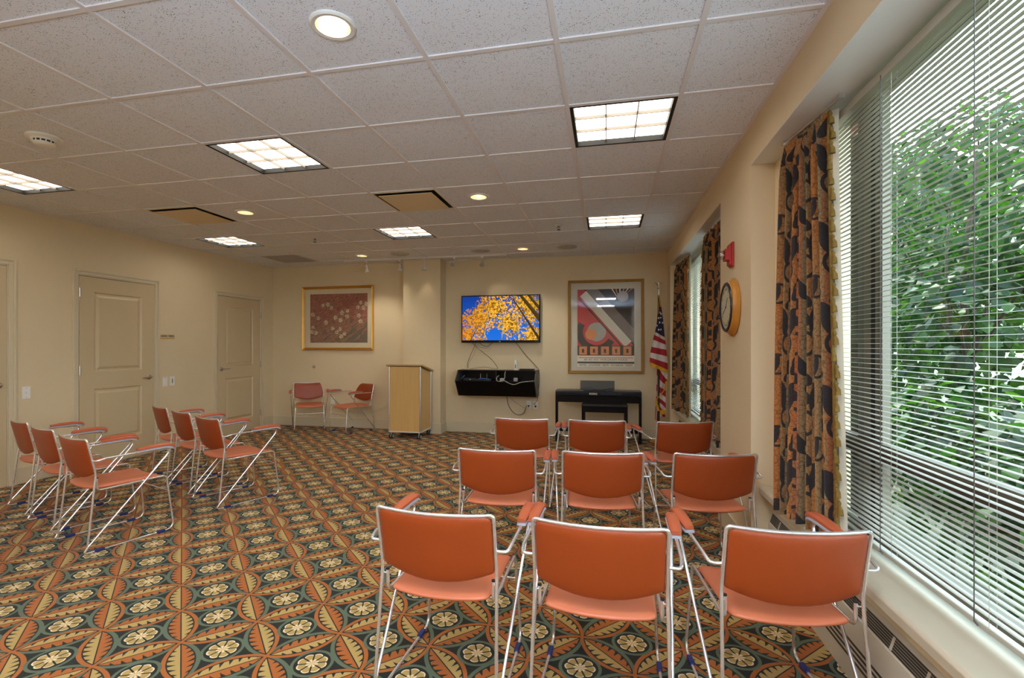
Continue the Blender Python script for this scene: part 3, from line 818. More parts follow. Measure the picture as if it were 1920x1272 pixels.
def window(name, y0, y1, posts, label):
    """posts: list of (ya, yb, material key, xa, xb)"""
    f = MB(); xa, xb = 1.125, 1.166
    f.box(xa, xb, y0, y1, .45, .56); f.box(xa, xb, y0, y1, 2.42, SOF)
    f.box(xa, xb, y0, y0 + .05, .56, 2.42); f.box(xa, xb, y1 - .018, y1, .56, 2.42)
    o = struct(f.build(name, M['frame_cream'], bevel=.003)); o['label'] = label
    tb = MB(); tb.box(xa - .012, 1.165, y0 + .05, y1 - .018, .872, .912); tb.build('transom', M['frame_dark'], o)
    tb = MB(); tb.box(xa - .006, 1.163, y0 + .05, y1 - .018, .9125, .942); tb.build('transom_ledge', M['frame_cream'], o)
    for (ya, yb, mk) in posts:
        p = MB(); p.box(xa + .002, 1.1565, ya, yb, .56, 2.42); p.build('mullion', M[mk], o)
    edges = [y0 + .05] + [e for q in posts for e in q[:2]] + [y1 - .05]
    edges = sorted(edges)
    lites = []; cur = y0 + .05
    for q in sorted(posts):
        if q[0] - cur > .04: lites.append((cur, q[0]))
        cur = max(cur, q[1])
    if y1 - .018 - cur > .02: lites.append((cur, y1 - .018))
    for a, b in lites:
        for c, d in ((.56, .872), (.942, 2.42)):
            p = MB(); p.box(1.157, 1.160, a, b, c, d); p.build('pane', M['glass'], o)
    return o
window('window_1', W1A, 2.735, [(2.35, 2.375, 'frame_cream'), (2.375, 2.385, 'frame_grey'), (2.385, 2.406, 'frame_cream'), (2.406, 2.441, 'gasket'), (2.441, 2.50, 'frame_cream'), (2.50, 2.552, 'frame_grey'),
                                 (.60, .72, 'frame_cream'), (.72, .76, 'gasket')], 'large window behind the open blind')
window('window_2', W2A, W2B, [(5.0, 5.12, 'frame_cream'), (6.2, 6.3, 'frame_cream')], 'far window behind the closed-looking blind')
# dark strip on inner side of mullion so the frame reads dark between its cream members
def blind(y0, y1, cords, wands, label, X=1.07, top=2.425, bot=.535, pitch=.0206):
    t = thing('venetian_blind', label, 'window blind', (0, 0, 0), 0, 'white venetian blinds')
    m = MB(); m.box(X - .022, X + .018, y0, y1, top - .028, top); m.box(X - .024, X - .022, y0, y1, top - .034, top + .002); m.build('headrail', M['blind'], t, bevel=.002)
    m = MB(); z = top - .055; tilt = .03
    while z > bot + .03:
        pts = []
        for k in range(5):
            s = (k / 4 - .5) * .0185
            pts.append((X + s, z + s * tilt + .0015 * (1 - (2 * k / 4 - 1) ** 2)))
        for (a, b), (c, d) in zip(pts, pts[1:]): m.quad([(a, y0, b), (c, y0, d), (c, y1, d), (a, y1, b)])
        z -= pitch
    m.build('slats', M['blind'], t, smooth=True, fix=False)
    m = MB(); m.box(X - .013, X + .013, y0, y1, bot, bot + .016); m.build('bottom_rail', M['blind'], t, bevel=.003)
    m = MB()
    for y in cords:
        for dx in (-.0095, .0095): m.tube([(X + dx, y, top - .03), (X + dx, y, bot + .01)], .0008, 4)
    m.build('lift_cords', M['blind'], t)
    for y, zb in wands:
        w_ = MB(); w_.tube([(X - .026, y, top - .02), (X - .027, y, zb)], .0015, 6); w_.tube([(X - .027, y, zb), (X - .02, y - .006, zb - .012)], .003, 5); w_.build('wand', M['dark_grey'], t)
    return t
blind(W1A + .03, 2.692, [-.4, .35, 1.1, 1.66, 2.15], [(2.19, .555), (1.69, .555)], 'open white horizontal blind across the large near window')
blind(W2A + .03, W2B - .02, [4.8, 5.6, 6.4], [], 'white horizontal blind in the far window between two curtains')

# ---------------- curtains
def curtain(label, top, bot, zt, zb, folds, fringe_end, uoff=0.0, seed=1, n=150, lining=True):
    """top/bot: ((x,y) first, (x,y) last) at the head and the hem"""
    rnd = random.Random(seed); ph = [rnd.uniform(-.5, .5) for _ in range(6)]
    t = thing('curtain', label, 'curtain', (0, 0, 0), 0, 'patterned pleated curtains')
    def pos(u, v):
        # v 0 = hem, 1 = head
        A = Vector(bot[0]).lerp(Vector(top[0]), v); B = Vector(bot[1]).lerp(Vector(top[1]), v)
        c = A.lerp(B, u); d = (B - A).normalized(); nn = Vector((-d.y, d.x))
        if nn.x > 0: nn = -nn
        w_ = 2 * PI * folds * u
        amp = .034 * min(1, (1.0 - v) * 9 + .35)
        o = math.sin(w_ + .5 * math.sin(w_ * .37 + ph[0] * 6) + ph[1]) * amp + .012 * math.sin(w_ * .5 + ph[2] * 6) * (1 - v)
        pinch = math.exp(-((v - .945) / .02) ** 2)
        o += pinch * .012 * math.sin(w_ * 2)
        o += .008 * math.sin(3 * v + u * 5 + ph[3])
        sl = .016 * math.cos(w_ + ph[1]) * min(1, (1 - v) * 8 + .2)
        p = c + nn * o + d * sl
        return Vector((p.x, p.y, zb + (zt - zb) * v))
    wid = 1.35
    m = MB(); m.grid(pos, n, 40, uvfn=lambda u, v: (u * wid + uoff, v * (zt - zb)))
    m.build('cloth', M['curtain'], t, smooth=True, fix=False)
    u = 1.0 if fringe_end else 0.0
    dd = (Vector(top[1]) - Vector(top[0])).normalized() * (1 if fringe_end else -1); dd = Vector((dd.x, dd.y, 0))
    m = MB(); k = 0; N = 27 
    m.tube([pos(u, 0.004 + .99 * i / 40) + dd * .004 for i in range(41)], .007, 6)
    for i in range(N):
        v = (i + .6) / N; p = pos(u, v) + dd * .014 + Vector((rnd.uniform(-.006, .006), rnd.uniform(-.006, .006), 0)); q = p + dd * rnd.uniform(.004, .012)
        m.tube([p + Vector((0, 0, .006)), p - Vector((0, 0, .004)), p - Vector((0, 0, .014)), q - Vector((0, 0, .03)), q - Vector((0, 0, .052))], [.004, .009, .006, .010, .012], 7)
    m.build('tassel_trim', M['tassel'], t, smooth=True, angle=50)
    if lining:
        m = MB(); m.grid(lambda a, v: pos(u, v) + Vector((.012 + .03 * a, 0, 0)) - dd * (.03 - .03 * a), 3, 24); m.build('lining', M['lining'], t, smooth=True, fix=False)
    return t
curtain('tall patterned curtain with gold tassels beside the big near window', ((.945, 2.93), (1.005, 2.52)), ((.872, 2.78), (.955, 2.33)), 2.432, .512, 7, True, seed=3)
curtain('patterned curtain at the far side of the far window, by the flag', ((.925, 6.95), (.985, 6.30)), ((.90, 6.95), (.975, 6.25)), 2.445, .512, 6, True, uoff=.4, seed=5)
curtain('patterned curtain at the near side of the far window, beside the alarm pillar', ((.965, 4.22), (.965, 5.13)), ((.935, 4.18), (.965, 5.25)), 2.445, .512, 7, True, uoff=.8, seed=8)
def rod(y0, y1, x0, x1, label):
    t = thing('curtain_rod', label, 'curtain rod', (0, 0, 0), 0, 'curtain rods')
    m = MB(); m.tube([(x0, y0, 2.446), (x1, y1, 2.446)], .007, 8); m.build('rod', M['alu'], t, smooth=True, angle=60)
    for f in (.02, .98):
        m = MB(); x = x0 + (x1 - x0) * f; y = y0 + (y1 - y0) * f; m.box(x - .012, x + .012, y - .012, y + .012, 2.438, SOF); m.build('bracket', M['alu'], t)
rod(2.95, 2.43, .945, 1.012, 'short metal curtain rod under the near window soffit')
rod(6.97, 6.2, .925, .99, 'short metal curtain rod at the far end of the far window')
rod(4.2, 5.16, .965, .965, 'short metal curtain rod beside the alarm pillar')

# ================================================================== CHAIRS
R_ = .0066
def rounded_poly(pts, rad, seg=5):
    out = []; n = len(pts)
    for i in range(n):
        p, a, b = Vector(pts[i]), Vector(pts[i - 1]), Vector(pts[(i + 1) % n])
        r = rad[i]
        if r <= 0: out.append(p); continue
        u, w_ = (a - p).normalized(), (b - p).normalized()
        d = min(r, (a - p).length * .49, (b - p).length * .49)
        for k in range(seg + 1):
            t = k / seg; out.append((p + u * d) * (1 - t) ** 2 + p * 2 * t * (1 - t) + (p + w_ * d) * t * t)
    return out
def cushion(outline, surf, htop, hbot, name, mat, parent, c0):
    """outline: 2-D loop; surf(a,b)->(point, normal); heights by ring fraction"""
    m = MB(); n = len(outline); fr = [1.0, .985, .95, .88, .72, .45, .2]
    def ring(side):
        ids = []
        for f in fr:
            row = []
            for p in outline:
                q = Vector(c0).lerp(p, f if side else f); P, N = surf(q.x, q.y)
                h = (1 - f ** 7) ** .5
                P = P + N * (htop * h if side else -hbot * h)
                m.v.append(tuple(P)); row.append(len(m.v) - 1)
            ids.append(row)
        P, N = surf(*c0); m.v.append(tuple(P + N * (htop if side else -hbot))); return ids, len(m.v) - 1
    for side in (0, 1):
        ids, c = ring(side)
        for r0, r1 in zip(ids, ids[1:]):
            for k in range(n):
                j = (k + 1) % n; m.f.append((r0[k], r0[j], r1[j], r1[k])); m.mi.append(0)
        for k in range(n): m.f.append((ids[-1][k], ids[-1][(k + 1) % n], c)); m.mi.append(0)
    me_o = m.build(name, mat, parent, smooth=True, fix=False)
    b = bmesh.new(); b.from_mesh(me_o.data); bmesh.ops.remove_doubles(b, verts=b.verts, dist=1e-5); bmesh.ops.recalc_face_normals(b, faces=b.faces); b.to_mesh(me_o.data); b.free()
    for p in me_o.data.polygons: p.use_smooth = True
    return me_o

ZB0, ZT0, YB0, YT0 = .509, .741, .016, -.035
def make_chair():
    t = thing('stacking_chair', '', 'chair')
    # backrest pad: concave panel inside the tubular back frame
    wv = .221; out = []
    H = ZT0 - ZB0
    pts = [(-wv, H - .004), (-wv, .004)]; rad = [.035, .012]
    for k in range(1, 10):
        a = -wv + 2 * wv * k / 10; pts.append((a, .004 - .042 * (1 - (a / wv) ** 2))); rad.append(0)
    pts += [(wv, .004), (wv, H - .004)]; rad += [.012, .035]
    top = [(wv * (1 - 2 * k / 8), H - .004) for k in range(1, 8)]; pts += top; rad += [0] * 7
    ol = rounded_poly(pts, rad)
    tl = Vector((0, YT0 - YB0, H)).normalized(); nb = Vector((0, -tl.z, tl.y))           # nb points backward
    def bs(a, b):
        f = b / H; p = Vector((a, YB0 + (YT0 - YB0) * f, ZB0 + b)); bow = .026 * (1 - (a / wv) ** 2)
        return p + nb * bow, (nb + Vector((.22 * a / wv, 0, 0))).normalized()
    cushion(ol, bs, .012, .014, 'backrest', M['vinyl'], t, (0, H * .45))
    # seat pad
    ws = .196
    pts = [(-ws, .432), (-ws, .02)]; rad = [.03, .05]
    for k in range(1, 10):
        a = -ws + 2 * ws * k / 10; pts.append((a, .015 - .032 * (1 - (a / ws) ** 2))); rad.append(0)
    pts += [(ws, .02), (ws, .432)]; rad += [.05, .03]
    pts += [(ws * (1 - 2 * k / 8), .438) for k in range(1, 8)]; rad += [0] * 7
    ol = rounded_poly(pts, rad)
    def ss(a, b):
        dip = -.010 * (1 - (a / ws) ** 2) + (-.02 * max(0, (b - .36) / .08) ** 2) + (.008 * max(0, (.08 - b) / .08) ** 2)
        return Vector((a, b, .408 + dip)), Vector((0, 0, 1))
    cushion(ol, ss, .020, .016, 'seat', M['vinyl_seat_lit'], t, (0, .22))
    # back frame: one tube from floor to floor over the backrest
    p = []
    nn = 9
    arc = []
    for k in range(nn):
        a = -.190 + .38 * k / (nn - 1); bow = .026 * (1 - (a / wv) ** 2); q = Vector((a, YT0, ZT0)) + nb * bow; arc.append(q)
    path = [Vector((-.239, -.036, .030)), Vector((-.229, .014, .50)), Vector((-.2285, .008, .54)), Vector((-.229, YT0, ZT0 + .002))] + arc + [Vector((.229, YT0, ZT0 + .002)), Vector((.2285, .008, .54)), Vector((.229, .014, .50)), Vector((.239, -.036, .030))]
    rr_ = [.08, .08, .04] + [0.0] * len(arc) + [.04, .08, .08]
    fl = [path[0]]
    for i in range(1, len(path) - 1):
        if rr_[i - 1] > 0:
            seg = fillet([path[i - 1], path[i], path[i + 1]], rr_[i - 1], 6)[1:-1]; fl += seg
        else: fl.append(path[i])
    fl.append(path[-1])
    m = MB(); m.tube(fl, R_, 10); m.build('back_frame', M['chrome'], t, smooth=True, angle=60)
    for s in (-1, 1):
        pts = [(s * .229, .0, .600), (s * .272, -.002, .600), (s * .278, .05, .612), (s * .278, .30, .618), (s * .279, .462, .612),
               (s * .243, -.030, .050), (s * .240, -.058, .0075), (s * .226, .490, .0075), (s * .207, .448, .402), (s * .213, .026, .396), (s * .2135, .026, .478)]
        m = MB(); m.tube(fillet(pts, [.025, .03, .1, .045, .03, .018, .055, .035, .03], 7), R_, 10)
        m.tube([(s * .2135, .026, .476), (s * .2135, .026, .482)], R_ * 1.12, 10, mi=1)
        m.tube([(s * .2135, .026, .462), (s * .229, .0125, .47)], .0035, 6)
        m.build('side_frame', [M['chrome'], M['blackmat']], t, smooth=True, angle=60)
        # armrest: vinyl pad on a grey plate, nose turned down
        a = MB(); b_ = MB()
        prof = [(.225, .6305), (.30, .634), (.38, .636), (.425, .634), (.452, .626), (.470, .612)]
        hw = .023
        def strip(mb, off0, off1, w_, inset):
            rows = []
            for i, (y, z) in enumerate(prof):
                y0_, z0_ = prof[max(i - 1, 0)]; y1_, z1_ = prof[min(i + 1, len(prof) - 1)]
                tn = Vector((0, y1_ - y0_, z1_ - z0_)).normalized(); n_ = Vector((0, -tn.z, tn.y))
                k_ = .72 if i in (0, len(prof) - 1) else 1.0
                yy = y + (inset if i == 0 else (-inset if i == len(prof) - 1 else 0))
                c_ = Vector((s * .279, yy, z)); loop = []
                for (cx, cz) in ((-1, 0), (-1, .55), (-.62, 1), (.62, 1), (1, .55), (1, 0)):
                    loop.append(c_ + Vector((cx * w_ * k_, 0, 0)) + n_ * (off0 + (off1 - off0) * cz * (k_ if cz else 1)))
                rows.append(loop)
            kk = len(mb.v)
            for r in rows: mb.v += [tuple(q) for q in r]
            for i in range(len(rows) - 1):
                for j in range(6):
                    j2 = (j + 1) % 6; mb.f.append((kk + i * 6 + j, kk + i * 6 + j2, kk + (i + 1) * 6 + j2, kk + (i + 1) * 6 + j)); mb.mi.append(0)
            mb.f.append(tuple(kk + j for j in range(6))); mb.mi.append(0); mb.f.append(tuple(kk + (len(rows) - 1) * 6 + j for j in range(6))); mb.mi.append(0)
        strip(a, .0, .019, hw, .006); strip(b_, -.013, .0, hw + .002, .0)
        pad = a.build('armrest', M['vinyl_arm'], t, smooth=True, angle=45)
        b_.build('armrest_plate', M['armplate'], pad)
        for y, z in ((.03, .0), (.40, .0)):
            q = MB(); x = s * (.240 - .014 * (y + .058) / .548)
            q.box(x - .011, x + .011, y - .028, y + .028, .0012, .020); q.build('foot_glide', M['navy_plastic'], t, bevel=.004)
    m = MB(); m.tube([(-.2145, .467, .285), (.2145, .467, .285)], .0045, 8); m.build('stretcher', M['chrome'], t, smooth=True, angle=60)
    return t
D = math.radians
GR, GL, GB = 'rust vinyl chairs in rows by the windows', 'rust vinyl chairs in pairs of rows by the left wall', 'rust vinyl chairs at the back wall'
chairs = [
 (-.622, 1.762, -1.4, 'rust vinyl armchair at the aisle end of the row closest to the camera', GR),
 (-.024, 1.757, -1.9, 'rust vinyl armchair in the middle of the row closest to the camera', GR),
 (.622, 1.852, 6.0, 'rust vinyl armchair of the closest row, beside the near curtain and blind', GR),
 (-.633, 2.866, 3.2, 'rust vinyl armchair at the aisle end of the second row by the windows', GR),
 (-.021, 2.925, 4.8, 'rust vinyl armchair in the middle of the second row by the windows', GR),
 (.600, 3.014, 8.5, 'rust vinyl armchair of the second row, beside the cream pillar', GR),
 (-.696, 4.126, .6, 'rust vinyl armchair at the aisle end of the third row, before the wall shelf', GR),
 (-.074, 4.152, 2.2, 'rust vinyl armchair in the third row, directly in front of the keyboard', GR),
 (.617, 4.224, 14.0, 'rust vinyl armchair in the third row, in front of the flag', GR),
 (-3.493, 2.655, -18.8, 'rust vinyl armchair by the left doors, near row, aisle end', GL),
 (-4.114, 2.904, -19.6, 'rust vinyl armchair by the left doors, middle of the near row', GL),
 (-4.679, 3.131, -21.5, 'rust vinyl armchair of the near left row, next to the left wall', GL),
 (-3.318, 3.608, -25.0, 'rust vinyl armchair by the left doors, farther row, aisle end', GL),
 (-3.866, 3.889, -26.9, 'rust vinyl armchair by the left doors, middle of the farther row', GL),
 (-4.405, 4.172, -28.5, 'rust vinyl armchair of the farther left row, next to the left wall', GL),
 (-4.84, 7.345, 215.3, 'rust vinyl armchair facing the camera under the flower picture', GB),
 (-3.87, 7.385, 154.1, 'rust vinyl armchair at the back wall turned aside, next to the lectern', GB)]
c0 = make_chair()
for n, (x, y, a, lb, gp) in enumerate(chairs):
    if n == 0: c0.location = (x, y, 0); c0.rotation_euler = (0, 0, D(a)); c0['label'] = lb; c0['group'] = gp
    else: dup(c0, (x, y, 0), D(a), lb, gp)

# ================================================================== LECTERN
LX, LY = -2.862, 6.93
lt = thing('lectern', 'maple lectern with silver corner posts on casters before the pilaster', 'lectern', (LX, LY, 0))
hw, hd = .245, .225
def toph(y): return 1.060 - (y + hd) * .205
m = MB(); m.box(-hw - .004, hw + .004, -hd - .004, hd + .004, .092, .110); m.build('base_shelf', M['lampwhite'], lt, bevel=.003)
m = MB(); m.prism([(-hw + .012, .112), (hw - .012, .112), (hw - .012, 1.05), (-hw + .012, 1.05)], lambda a, b, d: (a, d, b), -hd + .006, -hd + .022); m.build('front_panel', M['maple'], lt)
for s in (-1, 1):
    m = MB(); m.prism([(-hd + .012, .112), (hd - .012, .112), (hd - .012, toph(hd) - .015), (-hd + .012, 1.042)], lambda a, b, d: (d, a, b), s * (hw - .006), s * (hw - .022)); m.build('side_panel', M['maple'], lt)
m = MB()
for sx in (-1, 1):
    for sy in (-1, 1):
        y = sy * (hd - .004); p = MB(); p.tube([(sx * (hw - .004), y, .108), (sx * (hw - .004), y, toph(y) - .008)], .0125, 12); p.build('corner_post', M['alu'], lt, smooth=True, angle=60)
m = MB(); m.prism([(-hd - .015, toph(-hd - .015)), (hd + .02, toph(hd + .02)), (hd + .02, toph(hd + .02) + .022), (-hd - .015, toph(-hd - .015) + .022)], lambda a, b, d: (d, a, b), -hw - .04, hw + .035)
m.build('desktop', M['maple_top'], lt, bevel=.003)
m = MB(); m.box(-hw + .03, hw - .03, hd - .03, hd - .015, .112, .60); m.build('back_panel', M['maple'], lt)
for sx in (-1, 1):
    for sy in (-1, 1):
        c = MB(); x, y = sx * (hw - .028), sy * (hd - .028)
        for dx in (-.016, .016): c.lathe([(.0, dx - .009), (.030, dx - .009), (.034, dx - .005), (.034, dx + .005), (.030, dx + .009), (0, dx + .009)], org=(x, y, .0345), axis='x', seg=22)
        o = c.build('caster', M['rubber'], lt, smooth=True, angle=40)
        h = MB(); h.lathe([(0, -.0275), (.021, -.0275), (.023, .0275), (0, .0275)], org=(x, y, .0345), axis='x', seg=20); h.box(x - .006, x + .006, y - .012, y + .012, .04, .092); h.build('caster_hub', M['hub'], o)

# ================================================================== TELEVISION AND WALL SHELF
tv = thing('television', 'flat television showing yellow autumn trees on the back wall', 'television', (-1.585, 7.38, 1.77))
w_, h_ = .617, .365
m = MB(); m.box(-w_, w_, 0, .045, -h_, h_); m.box(-.22, .22, .045, .0945, -.15, .15); m.build('casing', M['black'], tv, bevel=.004)
m = MB(); m.quad([(-w_ + .016, -.0012, -h_ + .037), (w_ - .016, -.0012, -h_ + .037), (w_ - .016, -.0012, h_ - .016), (-w_ + .016, -.0012, h_ - .016)], uv=[(0, 0), (1, 0), (1, 1), (0, 1)]); m.build('screen', M['tv'], tv, fix=False)
text('LG', .020, M['korg'], tv, (-.005, -.0016, -h_ + .018), ROT_BACK, 'maker_logo', bold=.0006)
m = MB()
for k in range(4): m.box(w_ - .08 + k * .018, w_ - .073 + k * .018, -.0016, 0, -h_ + .016, -h_ + .020)
m.build('indicator_marks', M['grey_cable'], tv)

sh = thing('wall_shelf', 'black open-fronted media shelf mounted below the television', 'wall shelf', (-1.605, 7.05, 0))
A = .605
m = MB(); yb = YB - 7.05 - .001
prof_out = [(.15, .985), (.0, .830), (.20, .598), (yb, .598), (yb, .985)]
m.prism([(.18, .598), (yb, .598), (yb, .61), (.18, .61)], lambda a, b, d: (d, a, b), -A + .012, A - .012)
m.prism([(.15, .975), (yb, .975), (yb, .988), (.15, .988)], lambda a, b, d: (d, a, b), -A + .012, A - .012)
m.prism([(yb - .012, .61), (yb, .61), (yb, .975), (yb - .012, .975)], lambda a, b, d: (d, a, b), -A + .012, A - .012)
m.prism([(.03, .812), (yb - .012, .812), (yb - .012, .822), (.03, .822)], lambda a, b, d: (d, a, b), -A + .012, A - .012)
m.build('body', M['black'], sh)
m = MB(); m.prism([(.0, .828), (.012, .832), (.20, .61), (.18, .598)], lambda a, b, d: (d, a, b), -A + .012, A - .012); m.build('front_flap', M['black'], sh, bevel=.003)
for s in (-1, 1):
    m = MB(); m.prism([(.148, .99), (.0, .832), (.19, .596), (yb, .596), (yb, .99)], lambda a, b, d: (d, a, b), s * A, s * (A - .012)); m.build('side_panel', M['dark_grey'], sh, bevel=.002)
m = MB(); m.box(-.01, .002, .15, yb - .012, .822, .975); m.build('divider', M['blackmat'], sh)

def item_box(name, label, cat, x, y, z, sx, sy, sz, mat, rz=0, group=None, extra=None):
    t = thing(name, label, cat, (x, y, z), rz, group)
    m = MB(); m.box(-sx / 2, sx / 2, -sy / 2, sy / 2, 0, sz); m.build('casing', mat, t, bevel=min(sx, sy, sz) * .15)
    if extra: extra(t)
    return t
def rt_extra(t):
    m = MB(); m.box(-.004, .006, -.0415, -.04, .03, .085); m.build('dark_slot', M['blackmat'], t)
    m = MB(); m.box(-.03, .03, -.035, .035, -.0005, .008); m.build('foot', M['white'], t)
item_box('router', 'white upright router standing on top of the black shelf', 'router', -1.335, 7.36, .9885, .036, .08, .15, M['white'], extra=rt_extra)
item_box('cable_box', 'flat black device lying on the shelf top beside the router', 'media box', -1.16, 7.33, .9885, .22, .12, .02, M['blackmat'])
def ad_extra(t):
    m = MB(); m.box(-.012, -.006, -.0285, -.027, .012, .03); m.box(.006, .012, -.0285, -.027, .012, .03); m.build('prongs', M['grey_cable'], t)
item_box('power_adapter', 'grey plug adapter inside the shelf beside the looped cable', 'adapter', -1.52, 7.2, .8225, .055, .05, .05, M['grey_cable'], extra=ad_extra)
item_box('power_adapter', 'grey plug adapter inside the right half of the shelf', 'adapter', -1.32, 7.26, .8225, .06, .05, .055, M['grey_cable'], extra=ad_extra)
def bx_extra(t):
    m = MB(); m.tube(smooth_path([(-.08, -.07, .035), (0, -.075, .045), (.09, -.07, .03)]), .006, 6); m.build('blue_cord', plain('blue_cord', lin(50, 100, 190), .5), t)
    m = MB()
    for x in (-.07, .03): m.tube([(x, .03, .03), (x, .035, .11)], .004, 6)
    m.build('antenna', M['grey_cable'], t)
item_box('media_player', 'black media player with blue cord inside the shelf', 'media player', -1.80, 7.25, .8225, .24, .15, .035, M['blackmat'], extra=bx_extra)
def b2_extra(t):
    m = MB(); m.obox((-.11, -.05, .055), (.03, 0, .03), (0, .004, 0), (-.003, 0, .003)); m.build('blue_tag', plain('blue_tag', lin(70, 110, 170), .5), t)
    m = MB(); m.box(.0, .02, -.062, -.06, .02, .03); m.build('status_light', M['white'], t)
item_box('network_switch', 'black box with pale trim in the left end of the shelf', 'network box', -2.02, 7.26, .8225, .2, .12, .045, M['blackmat'], extra=b2_extra)

YW = YB - .006
def px(u, v, Y):
    a = (u - 934.41) / 923.45; b = -(v - 649.54) / 923.45; c, s = math.cos(.2151), math.sin(.2151)
    d = (c * a - s, s * a + c, b); k = Y / d[1]; return (d[0] * k, Y, 1.35 + d[2] * k)
cab = lambda x, y: (820 + x / 7.95, 640 + y / 7.95)
NC = [0]
def cable(label, pts, mat, r=.0035, Y=None, ys=None, fine=10, group='loose cables around the television shelf'):
    NC[0] += 1; Y = YW - .003 - .008 * (NC[0] % 7)
    P = [px(*cab(a, b), (ys[i] if ys else Y)) for i, (a, b) in enumerate(pts)]
    m = MB(); m.tube(smooth_path(P, fine), r, 6); o = m.build('cable', mat, None, smooth=True, angle=60)
    return tag(o, label, 'cable', group)
cable('dark cable dropping from the television to the left end of the shelf', [(580, 18), (545, 100), (490, 220), (452, 330), (455, 400)], M['tan_cable'])
cable('pale cable beside the dark one, dropping to the left end of the shelf', [(600, 18), (575, 110), (520, 240), (470, 330), (462, 404)], M['cream_cable'], .0028)
cable('olive cable running from the television down to the middle of the shelf', [(515, 15), (590, 95), (690, 175), (800, 265), (870, 350), (905, 408)], M['tan_cable'], .004)
cable('black cable looped just under the television', [(625, 15), (670, 60), (730, 78), (790, 55), (830, 18)], M['black_cable'], .0032)
cable('white cable looped under the television', [(590, 60), (650, 95), (730, 105), (775, 70), (770, 20)], M['grey_cable'], .0045)
cable('thin pale cable hanging lowest in a loop under the television', [(600, 100), (650, 138), (720, 148), (785, 120), (795, 80), (790, 20)], M['cream_cable'], .0025)
cable('dark cable from the television to the right end of the shelf', [(1165, 12), (1240, 110), (1330, 220), (1430, 325), (1505, 410)], M['tan_cable'], .004)
cable('dark cord from the right shelf end down to the wall outlet', [(1512, 415), (1525, 560), (1505, 760), (1488, 885), (1440, 935), (1460, 955)], M['black_cable'], .0035, ys=[7.43, 7.46, 7.468, 7.468, 7.466, 7.455])
cable('black cord hanging in a deep loop below the shelf', [(1035, 825), (1060, 950), (1120, 1050), (1210, 1102), (1290, 1070), (1320, 985), (1345, 955)], M['black_cable'], .0045)
cable('white cord sloping below the shelf to the outlet', [(1085, 840), (1140, 895), (1220, 945), (1295, 995), (1365, 990)], M['grey_cable'], .0045)
cable('white cable looped over the shelf front edge', [(1040, 418), (1010, 470), (1000, 560), (950, 600), (890, 590), (885, 545), (915, 515)], M['grey_cable'], .005, ys=[7.3, 7.18, 7.1, 7.055, 7.06, 7.1, 7.15])
cable('white cable sagging over the shelf flap toward the right', [(960, 560), (1040, 615), (1140, 648), (1250, 615), (1430, 592)], M['grey_cable'], .005, ys=[7.1, 7.045, 7.035, 7.045, 7.09])
cable('thin cable lying along the shelf top', [(480, 415), (590, 400), (700, 387), (800, 402), (900, 412)], M['tan_cable'], .003, ys=[7.3, 7.33, 7.36, 7.34, 7.3])

# ================================================================== DIGITAL PIANO, BENCH
pn = thing('digital_piano', 'black digital piano on its stand under the framed poster', 'piano', (-.112, 7.03, 0))
A = .592
m = MB(); m.prism([(.0, .655), (.0, .703), (.012, .715), (.08, .722), (.30, .722), (.30, .655)], lambda a, b, d: (d, a, b), -A, A); m.build('case', M['piano'], pn, bevel=.004)
m = MB(); m.box(-A + .03, A - .03, .035, .055, .555, .655); m.build('apron', M['black'], pn)
for s in (-1, 1):
    m = MB(); m.prism([(.01, .05), (.045, .05), (.045, .60), (.28, .60), (.28, .655), (.0, .655), (.0, .06)], lambda a, b, d: (d, a, b), s * A, s * (A - .036)); m.build('leg', M['black'], pn)
    m = MB(); m.box(s * A if s < 0 else A - .045, -A + .045 if s < 0 else A, -.005, .32, .0, .05); m.build('foot_bar', M['black'], pn, bevel=.004)
m = MB(); m.box(-A + .036, A - .036, .25, .268, .10, .17); m.build('rear_brace', M['black'], pn)
m = MB(); m.obox((-.01, .21, .785), (.242, 0, 0), (0, .004, .0), (0, .018, .068)); m.box(-.25, .23, .17, .215, .7222, .732); m.build('music_rest', M['dark_grey'], pn)
text('KORG', .036, M['korg'], pn, (-.062, -.0012, .680), ROT_BACK, 'maker_logo', bold=.0012, sx=1.1)
m = MB()
for k in range(14):
    x = .05 + k * .02; m.box(x, x + (.008 if k % 3 else .012), -.0012, .0, .679, .683)
m.build('control_marks', M['grey_louver'], pn)
for lb, pts, mt in (('black cord curled on the piano before the music rest', [(-.35, 7.2, .7262), (-.32, 7.17, .75), (-.25, 7.16, .762), (-.18, 7.165, .745), (-.12, 7.15, .7262)], M['black_cable']),
                    ('black cord lying at the right of the music rest', [(-.08, 7.15, .7262), (0, 7.165, .735), (.05, 7.17, .750), (.10, 7.175, .752), (.09, 7.16, .7262)], M['black_cable'])):
    m = MB(); m.tube(smooth_path(pts), .0035, 6); tag(m.build('cord', mt, None, smooth=True), lb, 'cord', 'cords on the piano')
m = MB(); m.obox((-.335, 7.065, .7245), (.02, .004, 0), (-.003, .012, 0), (0, 0, .0012)); tag(m.build('paper_scrap', M['paper'], None), 'crumpled white paper scrap on the left of the piano front', 'paper')
m = MB(); m.obox((.02, 7.075, .7255), (.006, -.02, 0), (.003, .0012, 0), (0, 0, .002)); tag(m.build('chalk_stub', M['paper'], None), 'small white stub lying right of the piano maker lettering', 'stub')
bn = thing('piano_bench', 'low black padded bench tucked under the digital piano', 'bench', (-.02, 7.06, 0))
m = MB(); m.box(-.315, .315, -.125, .125, .505, .543); m.build('cushion', M['blackmat'], bn, bevel=.015)
m = MB(); m.box(-.31, .31, -.12, .12, .435, .505); m.build('apron', M['black'], bn)
